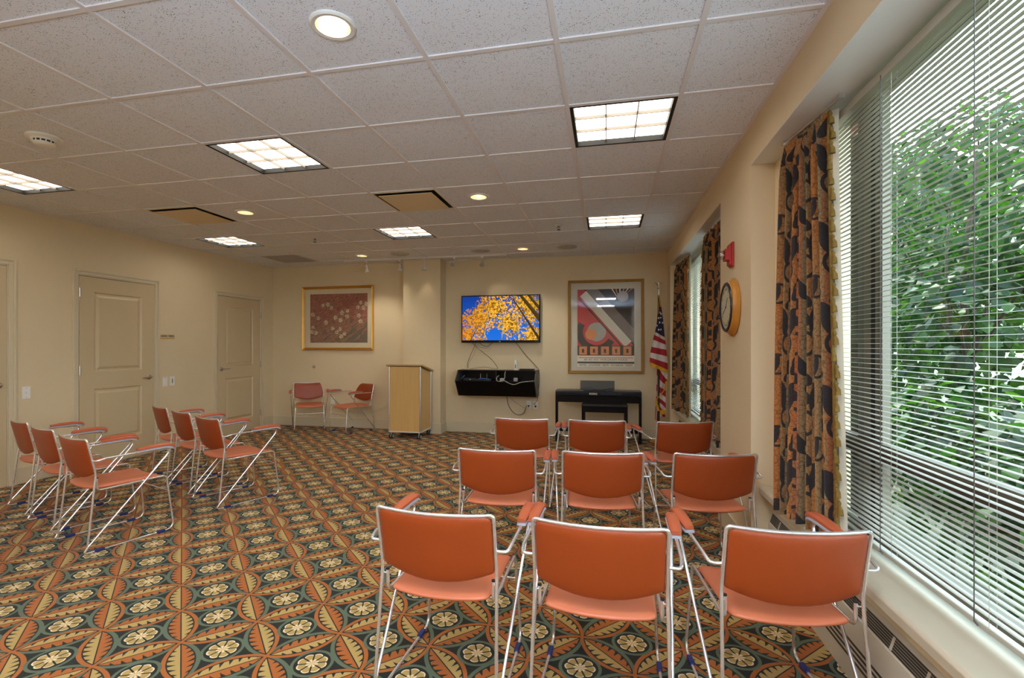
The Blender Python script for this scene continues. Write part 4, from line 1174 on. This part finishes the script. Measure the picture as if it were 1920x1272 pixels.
for sx in (-1, 1):
    for sy in (-1, 1):
        m = MB(); x, y = sx * .289, sy * .1; m.box(x - .021, x + .021, y - .02, y + .02, 0, .436); m.build('leg', M['black'], bn)

# ================================================================== PICTURES
def frame(parent, x0, x1, z0, z1, prof, mat, name='frame'):
    """prof: list of (inward offset, y)"""
    m = MB()
    L = [[(x0 + o, y, z0 + o), (x1 - o, y, z0 + o), (x1 - o, y, z1 - o), (x0 + o, y, z1 - o)] for o, y in prof]
    for a, b in zip(L, L[1:]):
        for k in range(4): m.quad([a[k], a[(k + 1) % 4], b[(k + 1) % 4], b[k]])
    return m.build(name, mat, parent, fix=False)
def rect(parent, x0, x1, z0, z1, y, mat, name, uv=True):
    m = MB(); m.quad([(x0, y, z0), (x1, y, z0), (x1, y, z1), (x0, y, z1)], uv=[(0, 0), (1, 0), (1, 1), (0, 1)]); return m.build(name, mat, parent, fix=False)
PROF = [(0, -.001), (0, -.030), (.008, -.036), (.016, -.030), (.020, -.026), (.030, -.032), (.038, -.026), (.043, -.014)]
pf = thing('framed_picture', 'gold framed picture of pale flowers on red, left of the pilaster', 'picture', (0, YB, 0))
frame(pf, -5.035, -3.725, 1.283, 2.352, PROF, M['gold'])
rect(pf, -4.994, -3.766, 1.324, 2.311, -.012, M['mat'], 'mat_board')
rect(pf, -4.887, -3.835, 1.409, 2.226, -.0135, M['painting'], 'painting')
rect(pf, -4.994, -3.766, 1.324, 2.311, -.017, M['picglass'], 'glass')
pp = thing('framed_poster', 'gold framed tall poster with bold diagonal bands above the piano', 'picture', (0, YB, 0))
frame(pp, -.556, .543, .945, 2.334, PROF, M['gold2'])
rect(pp, -.514, .501, .987, 2.292, -.012, M['mat2'], 'mat_board')
rect(pp, -.514, .501, .987, 2.292, -.020, M['picglass'], 'glass')
# generic stand-in print: plain geometric bands and discs in the print's colours
ax0, ax1, az0, az1 = -.417, .405, 1.045, 2.196
inks = [plain('ink_' + n, lin(*c), .7, var=.05) for n, c in (('red', (196, 54, 66)), ('navy', (32, 36, 48)), ('grey', (122, 112, 112)), ('cream', (226, 218, 204)), ('orange', (222, 138, 84)), ('dark', (38, 28, 30)), ('white', (232, 226, 212)), ('pale', (170, 166, 162)))]
pm = MB()
def P2(a, b, lift): return (ax0 + (ax1 - ax0) * a, -.0125 - lift * .0002, az0 + (az1 - az0) * b)
def poly(pts, ink, lift):
    # clip to the print rectangle
    for axis, lim, sgn in ((0, 0, 1), (0, 1, -1), (1, 0, 1), (1, 1, -1)):
        out = []
        for i, p in enumerate(pts):
            q = pts[(i + 1) % len(pts)]; dp, dq = (p[axis] - lim) * sgn, (q[axis] - lim) * sgn
            if dp >= 0: out.append(p)
            if (dp >= 0) != (dq >= 0):
                t = dp / (dp - dq); out.append((p[0] + (q[0] - p[0]) * t, p[1] + (q[1] - p[1]) * t))
        pts = out
        if len(pts) < 3: return
    pm.quad([P2(a, b, lift) for a, b in pts], ink)
def band(x, y, ang, L, W, ink, lift):
    r = .72; c, s = math.cos(ang), math.sin(ang)
    pts = []
    for l, w in ((-L, -W), (L, -W), (L, W), (-L, W)): pts.append((x + (l * c - w * s) / .715 * .7, y + (l * s + w * c) * .7))
    poly(pts, ink, lift)
def disc(x, y, r, ink, lift, a0=0, a1=360, r0=0.0):
    n = 40; o = [(x + r * math.cos(D(a0 + (a1 - a0) * k / n)), y + r * .715 * math.sin(D(a0 + (a1 - a0) * k / n))) for k in range(n + 1)]
    if r0 == 0: poly(o, ink, lift)
    else:
        i_ = [(x + r0 * math.cos(D(a0 + (a1 - a0) * k / n)), y + r0 * .715 * math.sin(D(a0 + (a1 - a0) * k / n))) for k in range(n + 1)]
        for k in range(n): poly([o[k], o[k + 1], i_[k + 1], i_[k]], ink, lift)
poly([(0, 0), (1, 0), (1, 1), (0, 1)], 0, 0)
poly([(.12, 1), (1, 1), (1, .26)], 1, 1)
an = D(-49)
band(.62, .70, an, .9, .085, 2, 2)
band(.50, .62, an, .62, .075, 3, 3)
band(.43, .555, an, .62, .012, 5, 4)
for k in range(16): pass
for k in range(6): poly([(.60 + k * .07, 1), (.625 + k * .07, 1), (.72 + k * .012, .88), (.715 + k * .012, .88)], 4 if k % 2 else 6, 3)
disc(.80, .90, .10, 7, 4)
disc(.34, .45, .17, 7, 2)
disc(.34, .45, .36, 5, 1, 150, 330, .24)
disc(.24, .42, .10, 4, 5)
poly([(0, .145), (1, .145), (1, .272), (0, .272)], 5, 6)
for k in range(5): poly([(.03 + k * .195, .155), (.17 + k * .195, .155), (.17 + k * .195, .262), (.03 + k * .195, .262)], 4, 7)
for k in range(5): poly([(.08 + k * .195, .18), (.12 + k * .195, .18), (.12 + k * .195, .23), (.08 + k * .195, .23)], 5, 8)
poly([(0, 0), (1, 0), (1, .145), (0, .145)], 6, 6)
poly([(.02, .112), (.98, .112), (.98, .120), (.02, .120)], 0, 7)
poly([(0, .042), (1, .042), (1, .066), (0, .066)], 5, 7)
pm.build('print', inks, pp, fix=False)
cx = (ax0 + ax1) / 2; hh = az1 - az0
text('85-87 AV. WAGRAM PARIS', .040, M['ink'], pp, (cx, -.0145, az0 + hh * .090), ROT_BACK, 'address_line', sx=1.35)
text('VENTES · LOCATIONS · NEUFS · OCCASIONS · CREDIT', .040, M['ink'], pp, (cx, -.0145, az0 + hh * .020), ROT_BACK, 'caption_line', sx=.80, bold=.0004)

# ================================================================== FLAG
fl = thing('flag_on_pole', 'gold fringed stars and stripes flag hanging furled in the back corner', 'flag', (.722, 7.22, 0))
m = MB(); m.tube([(0, 0, .05), (.0, 0, 2.06)], .013, 12); m.build('pole', M['pole'], fl, smooth=True, angle=60)
m = MB(); m.lathe([(.0, .0), (.115, .0), (.12, .012), (.09, .03), (.03, .045), (.022, .09), (.0, .09)], seg=28); m.build('base', M['gold'], fl, smooth=True, angle=40)
m = MB(); m.tube([(0, 0, 2.06), (0, 0, 2.15)], .011, 10); m.build('ferrule', M['silver'], fl, smooth=True, angle=60)
m = MB(); m.lathe([(0, 2.148), (.02, 2.155), (.024, 2.17), (.012, 2.185), (.0, 2.187)], seg=14)
m.tube([(0, -.004, 2.18), (.004, -.006, 2.215), (-.002, -.008, 2.238), (-.012, -.014, 2.245)], [.012, .016, .010, .004], 8)     # body, neck, beak
for s in (-1, 1): m.tube([(s * .008, 0, 2.20), (s * .03, .004, 2.232), (s * .045, .004, 2.248), (s * .05, .004, 2.225)], [.008, .009, .006, .003], 6)
m.tube([(0, .002, 2.2), (.004, .006, 2.165)], [.01, .014], 6)
m.build('eagle_finial', M['silver'], fl, smooth=True, angle=60)
OX, OY = .722, 7.22
def cloth(left, right, y0, rip, name, mat, uvfn, amp=.014, cols=14, rows=36, ph=0.0):
    """left/right: polylines [(x,z)] top to bottom in world metres"""
    Lp = smooth_path([(a, 0, b) for a, b in left], 10); Rp = smooth_path([(a, 0, b) for a, b in right], 10)
    def at(P, t):
        f = t * (len(P) - 1); i = min(int(f), len(P) - 2); return P[i].lerp(P[i + 1], f - i)
    def pos(u, v):
        p = at(Lp, v).lerp(at(Rp, v), u)
        wv = abs(at(Rp, v).x - at(Lp, v).x)
        return Vector((p.x - OX, y0 - OY + math.sin(u * rip * PI + ph + v * .8) * amp * min(1, wv / .12), p.z))
    m = MB(); m.grid(pos, cols, rows, uvfn=lambda u, v: uvfn(u, v)); return m.build(name, mat, fl, smooth=True, fix=False), pos, at, Lp, Rp
# furled rear folds (red and white, behind), then the front folds
cloth([(.70, 1.5), (.692, 1.05), (.690, .7), (.672, .31)], [(.76, 1.5), (.735, 1.05), (.735, .7), (.72, .30)], 7.235, 3, 'rear_fold', M['stripes'], lambda u, v: (v, u * 3.2 + v * 1.5), ph=1.0)
cl, lpos, lat, lL, lR = cloth([(.70, 1.06), (.695, .85), (.69, .70), (.694, .60), (.725, .50), (.735, .37)], [(.845, 1.0), (.835, .87), (.82, .76), (.815, .62), (.818, .50), (.808, .36)], 7.222, 3, 'lower_fold', M['stripes'], lambda u, v: (v, v * 7.6 - u * 1.6 + 1.2), amp=.012)
up, upos, uat, uL, uR = cloth([(.672, 1.552), (.654, 1.485), (.623, 1.343), (.604, 1.227), (.598, 1.13)], [(.801, 1.472), (.812, 1.40), (.822, 1.30), (.838, 1.16), (.842, 1.02)], 7.195, 4, 'stripe_fold', M['stripes'], lambda u, v: (u, v * 6.0 + 0.0))
cn, cpos, cat, cL, cR = cloth([(.722, 2.055), (.711, 1.975), (.704, 1.83), (.695, 1.69), (.672, 1.552)], [(.730, 2.055), (.746, 1.975), (.764, 1.83), (.781, 1.70), (.801, 1.472)], 7.195, 4, 'canton', M['canton'], lambda u, v: (u, v))
m = MB()
for (u, v) in ((.52, .52), (.25, .66), (.66, .66), (.42, .77), (.62, .90), (.85, .78), (.12, .84), (.75, .56), (.33, .92)):
    p = cpos(u, v); pts = []
    for k in range(10):
        a = PI / 2 + k * PI / 5; r = .019 if k % 2 == 0 else .008; pts.append((p.x + r * .8 * math.cos(a), p.y - .006, p.z + r * math.sin(a)))
    m.quad(pts)
m.build('stars', M['white'], fl, fix=False)
m = MB()
def ribbon(fnp, n, w, dirv):
    pts = [fnp(k / n) for k in range(n + 1)]
    for a, b in zip(pts, pts[1:]): m.quad([a + Vector((0, -.006, 0)), b + Vector((0, -.006, 0)), b + Vector(dirv) * w + Vector((0, -.006, 0)), a + Vector(dirv) * w + Vector((0, -.006, 0))])
ribbon(lambda t: upos(t, 1.0), 16, .05, (.1, 0, -1))
pts = [(.835, .87), (.815, .76), (.75, .665), (.694, .59), (.715, .52), (.735, .45)]
sp = smooth_path([(a - OX, 7.2 - OY, b) for a, b in pts], 6)
for a, b in zip(sp, sp[1:]):
    m.quad([a, b, b + Vector((-.028, -.002, -.012)), a + Vector((-.028, -.002, -.012))])
ribbon(lambda t: Vector((.735 + .08 * t - OX, 7.197 - OY, .455 + .01 * t)), 6, .06, (0, 0, -1))
sp = smooth_path([(.725 - OX, -.03, 2.05), (.744 - OX, -.03, 1.99), (.752 - OX, -.03, 1.90)], 4)
for a, b in zip(sp, sp[1:]): m.quad([a, b, b + Vector((-.014, 0, 0)), a + Vector((-.014, 0, 0))])
sp = smooth_path([(.733 - OX, -.032, 2.04), (.722 - OX, -.032, 1.93), (.716 - OX, -.032, 1.80)], 4)
for a, b in zip(sp, sp[1:]): m.quad([a, b, b + Vector((-.006, 0, 0)), a + Vector((-.006, 0, 0))])
m.build('fringe', M['gold_fringe'], fl, fix=False)

# ================================================================== WALL FITTINGS
def plate_left(name, label, cat, y, z, group=None, kind='switch'):
    t = thing(name, label, cat, (XL, y, z), 0, group)
    m = MB(); m.box(.0005, .006, -.036, .036, -.06, .06); m.build('cover_plate', M['white'], t, bevel=.002)
    m = MB()
    if kind == 'switch': m.obox((.010, 0, .003), (.006, 0, .003), (0, .005, 0), (-.002, 0, .011)); m.build('toggle', M['white'], t)
    else: m.box(.006, .0085, -.004, .004, -.03, .03); m.build('slider', M['blackmat'], t)
    m = MB()
    for s in (-1, 1): m.lathe([(.0035, .006), (.003, .0072)], org=(0, 0, s * .045), axis='x', seg=8)
    m.build('screws', M['grey_louver'], t)
    return t
plate_left('light_switch', 'white light switch between the first two doors', 'light switch', 3.768, .89)
plate_left('light_switch', 'white light switch under the lettered sign, nearer the door lever', 'light switch', 5.341, .888)
plate_left('dimmer_switch', 'white dimmer plate with dark slider under the lettered sign', 'dimmer', 5.449, .891, kind='dim')
sg = thing('wall_sign', 'small cream AUDIO / VIDEO sign beside the middle door', 'sign', (XL, 5.374, 1.479))
m = MB(); m.box(.0005, .008, -.112, .112, -.030, .030); m.build('plaque', M['sign'], sg, bevel=.002)
m = MB(); m.box(.008, .0085, -.112, .112, -.030, -.022); m.build('lower_edge', M['gold'], sg)
text('AUDIO / VIDEO', .034, M['ink'], sg, (.0088, 0, .003), ROT_LEFT, bold=.0006, sx=.86)
kb = thing('round_wall_mount', 'small round metal knob on the wall under the flower picture', 'wall fitting', (-4.823, YB, 1.003))
m = MB(); m.lathe([(.028, -.0005), (.028, -.006), (.022, -.012)], axis='y', seg=24); m.build('rose', M['nickel'], kb)
m = MB(); m.lathe([(.012, -.012), (.017, -.03), (.010, -.042), (0, -.043)], axis='y', seg=18); m.build('knob', M['nickel'], kb, smooth=True)
def outlet(label, x, z, plug=False):
    t = thing('wall_outlet', label, 'outlet', (x, YB, z), 0, 'wall outlets')
    m = MB(); m.box(-.036, .036, -.006, -.0005, -.058, .058); m.build('cover_plate', M['white'], t, bevel=.002)
    m = MB()
    for s in (-1, 1):
        for q in (-1, 1): m.box(q * .007 - .0015, q * .007 + .0015, -.0066, -.006, s * .022 - .006, s * .022 + .006)
    m.build('slots', M['blackmat'], t)
    if plug:
        m = MB(); m.lathe([(.014, -.0066), (.014, -.022), (.008, -.034), (0, -.035)], org=(0.0, 0, -.02), axis='y', seg=14); m.build('plug', M['black_cable'], t, smooth=True, angle=40)
outlet('white outlet at the back wall behind the turned chair', -4.475, .44)
outlet('white outlet below the shelf where the looped cord ends', -1.155, .455, True)
outlet('white outlet below the shelf, nearest the piano', -1.05, .450, True)
wc = [(-4.43, 7.468, .46), (-4.2, 7.44, .30), (-3.9, 7.43, .26), (-3.6, 7.44, .33), (-3.35, 7.44, .47), (-3.12, 7.40, .62)]
m = MB(); m.tube(smooth_path(wc, 10), .003, 6); tag(m.build('cable', M['cream_cable'], None, smooth=True), 'pale cable sagging along the back wall behind the turned chair', 'cable')
m = MB(); m.tube(smooth_path([(a, b, c - .03) for a, b, c in wc], 10), .0025, 6); tag(m.build('cable', M['cream_cable'], None, smooth=True), 'second pale cable sagging lower behind the turned chair', 'cable')

al = thing('fire_alarm', 'red fire alarm strobe on the pillar above the clock', 'fire alarm', (XR, 3.725, 1.99))
m = MB(); m.box(-.016, -.0005, -.05, .05, -.085, .085); m.build('back_plate', M['red'], al, bevel=.003)
m = MB(); m.prism([(-.016, -.078), (-.016, .078), (-.030, .070), (-.030, .040), (-.056, .040), (-.056, -.040), (-.030, -.040), (-.030, -.072)], lambda a, b, d: (a, d, b), -.042, .042); m.build('housing', M['red'], al, bevel=.003)
m = MB(); m.lathe([(.030, -.056), (.031, -.070), (.026, -.086), (.014, -.096), (0, -.098)], org=(0, 0, .0), axis='x', seg=18); m.build('strobe_lens', M['clear'], al, smooth=True)
m = MB(); m.tube([(-.056, 0, 0), (-.080, 0, 0)], .006, 8); m.build('flash_tube', M['white'], al)
ck = thing('wall_clock', 'round oak wall clock with dark inner rim on the pillar', 'clock', (XR, 3.70, 1.622))
m = MB(); m.lathe([(.196, -.0005), (.203, -.006), (.203, -.012), (.196, -.018), (.186, -.026), (.180, -.036), (.179, -.043), (.172, -.048)], axis='x', seg=64); m.build('case', M['clockwood'], ck, smooth=True, angle=35)
m = MB(); prof = [(.174, -.0478), (.170, -.055), (.158, -.058), (.150, -.054), (.150, -.046)]
k = 56
for a, b in zip(prof, prof[1:]):
    for j in range(k):
        t0_, t1_ = 2 * PI * j / k, 2 * PI * (j + 1) / k
        m.quad([(a[1], a[0] * math.cos(t0_), a[0] * math.sin(t0_)), (a[1], a[0] * math.cos(t1_), a[0] * math.sin(t1_)), (b[1], b[0] * math.cos(t1_), b[0] * math.sin(t1_)), (b[1], b[0] * math.cos(t0_), b[0] * math.sin(t0_))])
m.build('bezel', M['navyrim'], ck, smooth=True)
m = MB(); m.lathe([(.150, -.0485), (0, -.0488)], axis='x', seg=40); m.build('dial', M['clockface'], ck)
m = MB()
for k in range(60):
    a = 2 * PI * k / 60; c, s = math.cos(a), math.sin(a); L = .022 if k % 5 == 0 else .007; r = .132 - L / 2
    m.obox((-.0494, r * c, r * s), (.0004, 0, 0), (0, L / 2 * c, L / 2 * s), (0, -s * (.003 if k % 5 == 0 else .0012), c * (.003 if k % 5 == 0 else .0012)))
m.build('hour_marks', M['ink'], ck)
m = MB()
for a, L, w__ in ((D(125), .075, .004), (D(-25), .11, .003)):
    c, s = math.cos(a), math.sin(a); m.obox((-.0505, L / 2 * c, L / 2 * s), (.0004, 0, 0), (0, L / 2 * c, L / 2 * s), (0, -s * w__, c * w__))
m.lathe([(.007, -.0495), (.006, -.0525), (0, -.0528)], axis='x', seg=12)
m.build('hands', M['ink'], ck)
m = MB(); m.lathe([(.150, -.0545), (0, -.0550)], axis='x', seg=40); m.build('crystal', M['picglass'], ck)

# ================================================================== OUTSIDE PLANTS
def leaves(center, radii, count, size, rnd, mi_n=2, shell=.35, m=None):
    m = m or MB()
    for _ in range(count):
        d = Vector((rnd.gauss(0, 1), rnd.gauss(0, 1), rnd.gauss(0, 1))).normalized(); r = rnd.uniform(shell, 1) ** .6
        p = Vector(center) + Vector((d.x * radii[0], d.y * radii[1], d.z * radii[2])) * r
        n = (d + Vector((rnd.uniform(-.8, .8), rnd.uniform(-.8, .8), rnd.uniform(.2, 1.2)))).normalized()
        t = n.cross(Vector((rnd.uniform(-1, 1), rnd.uniform(-1, 1), rnd.uniform(-.6, .2)))).normalized(); b = n.cross(t)
        s = size * rnd.uniform(.6, 1.25); w = s * .30
        m.quad([p, p + t * s * .35 + b * w + n * s * .06, p + t * s * .75 + b * w * .75 + n * s * .04, p + t * s - n * s * .05, p + t * s * .75 - b * w * .75 + n * s * .04, p + t * s * .35 - b * w + n * s * .06], rnd.randrange(mi_n))
    return m
def tree(label, x, y, h, crowns, count, size, seed, mats, trunk_r=.07):
    rnd = random.Random(seed); t = thing('tree', label, 'tree', (x, y, -.45), 0, 'leafy trees outside the window')
    m = MB(); zt = h
    path = smooth_path([(0, 0, 0), (.05, .03, h * .3), (-.04, .02, h * .6), (.03, -.05, h * .9)], 5)
    m.tube(path, [trunk_r * (1 - .7 * k / (len(path) - 1)) for k in range(len(path))], 9)
    for c, r in crowns:
        st = Vector((0, 0, h * rnd.uniform(.18, .55))); e = Vector(c) + Vector((rnd.uniform(-.2, .2), rnd.uniform(-.2, .2), .1)); mid = st.lerp(e, .5) + Vector((rnd.uniform(-.15, .15), rnd.uniform(-.15, .15), .12))
        P = smooth_path([st, mid, e], 5); m.tube(P, [trunk_r * .42 * (1 - .75 * k / (len(P) - 1)) for k in range(len(P))], 6)
        for q in range(4):
            s2 = P[rnd.randrange(4, len(P))]; e2 = s2 + Vector((rnd.uniform(-1, 1), rnd.uniform(-1, 1), rnd.uniform(-.1, .9))) * r[0] * .8
            m.tube([s2, s2.lerp(e2, .5) + Vector((0, 0, .05)), e2], [trunk_r * .16, trunk_r * .11, trunk_r * .05], 5)
    m.build('trunk', M['bark'], t, smooth=True, fix=False)
    m = MB()
    for c, r in crowns: leaves(c, r, count // len(crowns), size, rnd, len(mats), m=m)
    m.build('foliage', [M[k] for k in mats], t, fix=False)
tree('broad leafy tree outside, nearest the big window at its right side', 3.3, 5.4, 3.9,
     [((-.3, -.5, 1.9), (.9, .9, .7)), ((.4, .5, 2.4), (1.1, 1.1, .8)), ((-.2, 1.3, 2.1), (.9, 1.0, .8)), ((.4, -.7, 2.7), (.9, .9, .6)), ((.1, 1.9, 3.0), (.9, .9, .7)), ((.2, .3, 3.55), (1.0, 1.1, .5))], 4600, .12, 11, ('leaf1', 'leaf2', 'leaf3'), .05)
tree('leafy tree outside, seen in the middle of the big window behind the nearer one', 4.7, 9.0, 5.2,
     [((0, 0, 2.2), (1.3, 1.3, 1.0)), ((.6, 1.3, 3.0), (1.2, 1.3, 1.0)), ((-.5, -1.0, 3.4), (1.1, 1.1, .8)), ((-.6, 1.6, 1.7), (1.1, 1.2, .9)), ((.0, .8, 4.4), (1.1, 1.2, .8)), ((-.3, -1.5, 2.4), (1.0, 1.0, .9))], 5200, .15, 23, ('leaf1', 'leaf3', 'leaf2'), .08)
tree('leafy tree outside, farthest from the big window', 7.4, 13.6, 6.4,
     [((0, -1.0, 2.6), (1.6, 1.6, 1.3)), ((.3, 1.2, 3.4), (1.6, 1.6, 1.2)), ((-.5, -1.9, 4.2), (1.4, 1.5, 1.0)), ((-.2, .6, 5.4), (1.5, 1.6, 1.0)), ((-1.0, 1.9, 2.0), (1.5, 1.5, 1.1)), ((-.4, -2.4, 5.6), (1.5, 1.5, .9))], 4800, .2, 31, ('leaf2', 'leaf1', 'leaf3'), .1)
tree('leafy tree outside, opposite the near end of the big window', 4.0, 1.6, 4.0,
     [((-.3, -.9, 1.9), (1.1, 1.1, .9)), ((.3, .5, 2.5), (1.2, 1.2, .9)), ((.1, -.5, 3.2), (1.2, 1.2, .8)), ((.5, 1.2, 1.7), (1.0, 1.0, .9))], 3200, .15, 57, ('leaf1', 'leaf2', 'leaf3'), .07)
def bush(label, x, y, blobs, count, size, seed, mats):
    rnd = random.Random(seed); t = thing('bush', label, 'bush', (x, y, -.45), 0, 'bushes outside the window')
    m = MB(); s = MB()
    for c, r in blobs:
        leaves(c, r, count // len(blobs), size, rnd, len(mats), .1, m)
        for k in range(7):
            e = Vector(c) + Vector((rnd.uniform(-.7, .7) * r[0], rnd.uniform(-.7, .7) * r[1], rnd.uniform(.1, .8) * r[2]))
            s.tube([(c[0] * .5, c[1] * .8, 0), Vector((c[0] * .7, c[1] * .9, e.z * .5)), e], [.012, .009, .004], 5)
    s.build('stems', M['bark'], t, fix=False); m.build('foliage', [M[k] for k in mats], t, fix=False)
bush('broad leaved bush just outside the big window, below eye level', 2.15, 3.6, [((0, -.6, .95), (.42, .55, .5)), ((.1, .2, 1.05), (.5, .65, .55)), ((.2, 1.2, 1.1), (.55, .7, .55)), ((.3, 2.1, 1.0), (.5, .7, .55))], 2600, .12, 41, ('leaf2', 'leaf3', 'leaf1'))
bush('low bush outside, right of the broad leaved one', 2.1, .9, [((0, -.7, .9), (.45, .6, .5)), ((.1, .4, 1.0), (.45, .6, .5))], 1000, .12, 43, ('leaf1', 'leaf3'))

# ================================================================== LIGHT, SKY, CAMERA
def lamp(name, kind, loc, energy, color, rot=None, **kw):
    d = bpy.data.lights.new(name, kind); d.energy = energy; d.color = color
    for k, v in kw.items(): setattr(d, k, v)
    o = bpy.data.objects.new(name, d); col.objects.link(o); o.location = loc
    if rot: o.rotation_euler = rot
    return o
for i, j in downs:
    x, y = tc(i, j)
    lamp('downlight_lamp', 'SPOT', (x, y, ZC + .03), 22, (1, .9, .74), (0, 0, 0), spot_size=D(110), spot_blend=.6, shadow_soft_size=.03)
# the rest of the room's ceiling lights, behind the camera's view
for x in (-4.9, -2.4, 0.0):
    for y in (.6, -1.9): lamp('ceiling_lamp', 'AREA', (x, y, ZC - .01), (7 if x < -4 else 20), (.98, .97, .96), (0, 0, 0), shape='SQUARE', size=.55)
for (hx, tgt, e) in ((-3.66, (-3.5, YB, 1.5), 3), (-3.10, (-2.9, PY, 1.0), 2), (-2.70, (-2.75, PY, .8), 2), (-1.79, (-1.5, YB, 1.9), 1.5)):
    p = Vector((hx, YT, ZC - .20)); dr = Vector(tgt) - p
    lamp('track_lamp', 'SPOT', p, e, (1, .85, .62), dr.to_track_quat('-Z', 'Y').to_euler(), spot_size=D(70), spot_blend=.7, shadow_soft_size=.03)
sun_dir = Vector((.05, -.55, -1.0))
lamp('sun', 'SUN', (6, 10, 12), 9.0, (1, .95, .82), sun_dir.to_track_quat('-Z', 'Y').to_euler(), angle=.02)
dv = Vector((-.2, .62, .9))
lamp('rear_cool_fill', 'AREA', (.2, -2.0, 1.5), 90, (.62, .80, 1), dv.to_track_quat('-Z', 'Y').to_euler(), shape='SQUARE', size=1.4, spread=D(95), specular_factor=.0)  # added cool fill, unseen behind the camera, brightens the near ceiling
wd = bpy.data.worlds.new('sky'); scn.world = wd; wd.use_nodes = True
nt = wd.node_tree; bg = nt.nodes['Background']
tcn = nt.nodes.new('ShaderNodeTexCoord'); sx = nt.nodes.new('ShaderNodeSeparateXYZ'); rp = nt.nodes.new('ShaderNodeValToRGB')
nt.links.new(tcn.outputs['Generated'], sx.inputs[0]); nt.links.new(sx.outputs[2], rp.inputs[0]); nt.links.new(rp.outputs[0], bg.inputs[0])
rp.color_ramp.elements[0].color = (.85, .93, 1, 1); rp.color_ramp.elements[1].color = (.55, .74, 1, 1)
bg.inputs[1].default_value = 8.0

cam = bpy.data.cameras.new('camera'); co = bpy.data.objects.new('camera', cam); col.objects.link(co)
cam.sensor_width = 36; cam.sensor_fit = 'HORIZONTAL'; cam.lens = 923.45 / 1920 * 36
cam.shift_x = (960 - 934.41) / 1920; cam.shift_y = (649.54 - 636) / 1920
cam.clip_start = .05; cam.clip_end = 200
co.location = (0, 0, 1.35); co.rotation_euler = (PI / 2, 0, .2151)
scn.camera = co
try:
    scn.cycles.max_bounces = 8; scn.cycles.adaptive_threshold = 0.02
except Exception: pass
scn.view_settings.view_transform = 'Standard'; scn.view_settings.look = 'None'; scn.view_settings.exposure = 0.55; scn.view_settings.gamma = 1.0
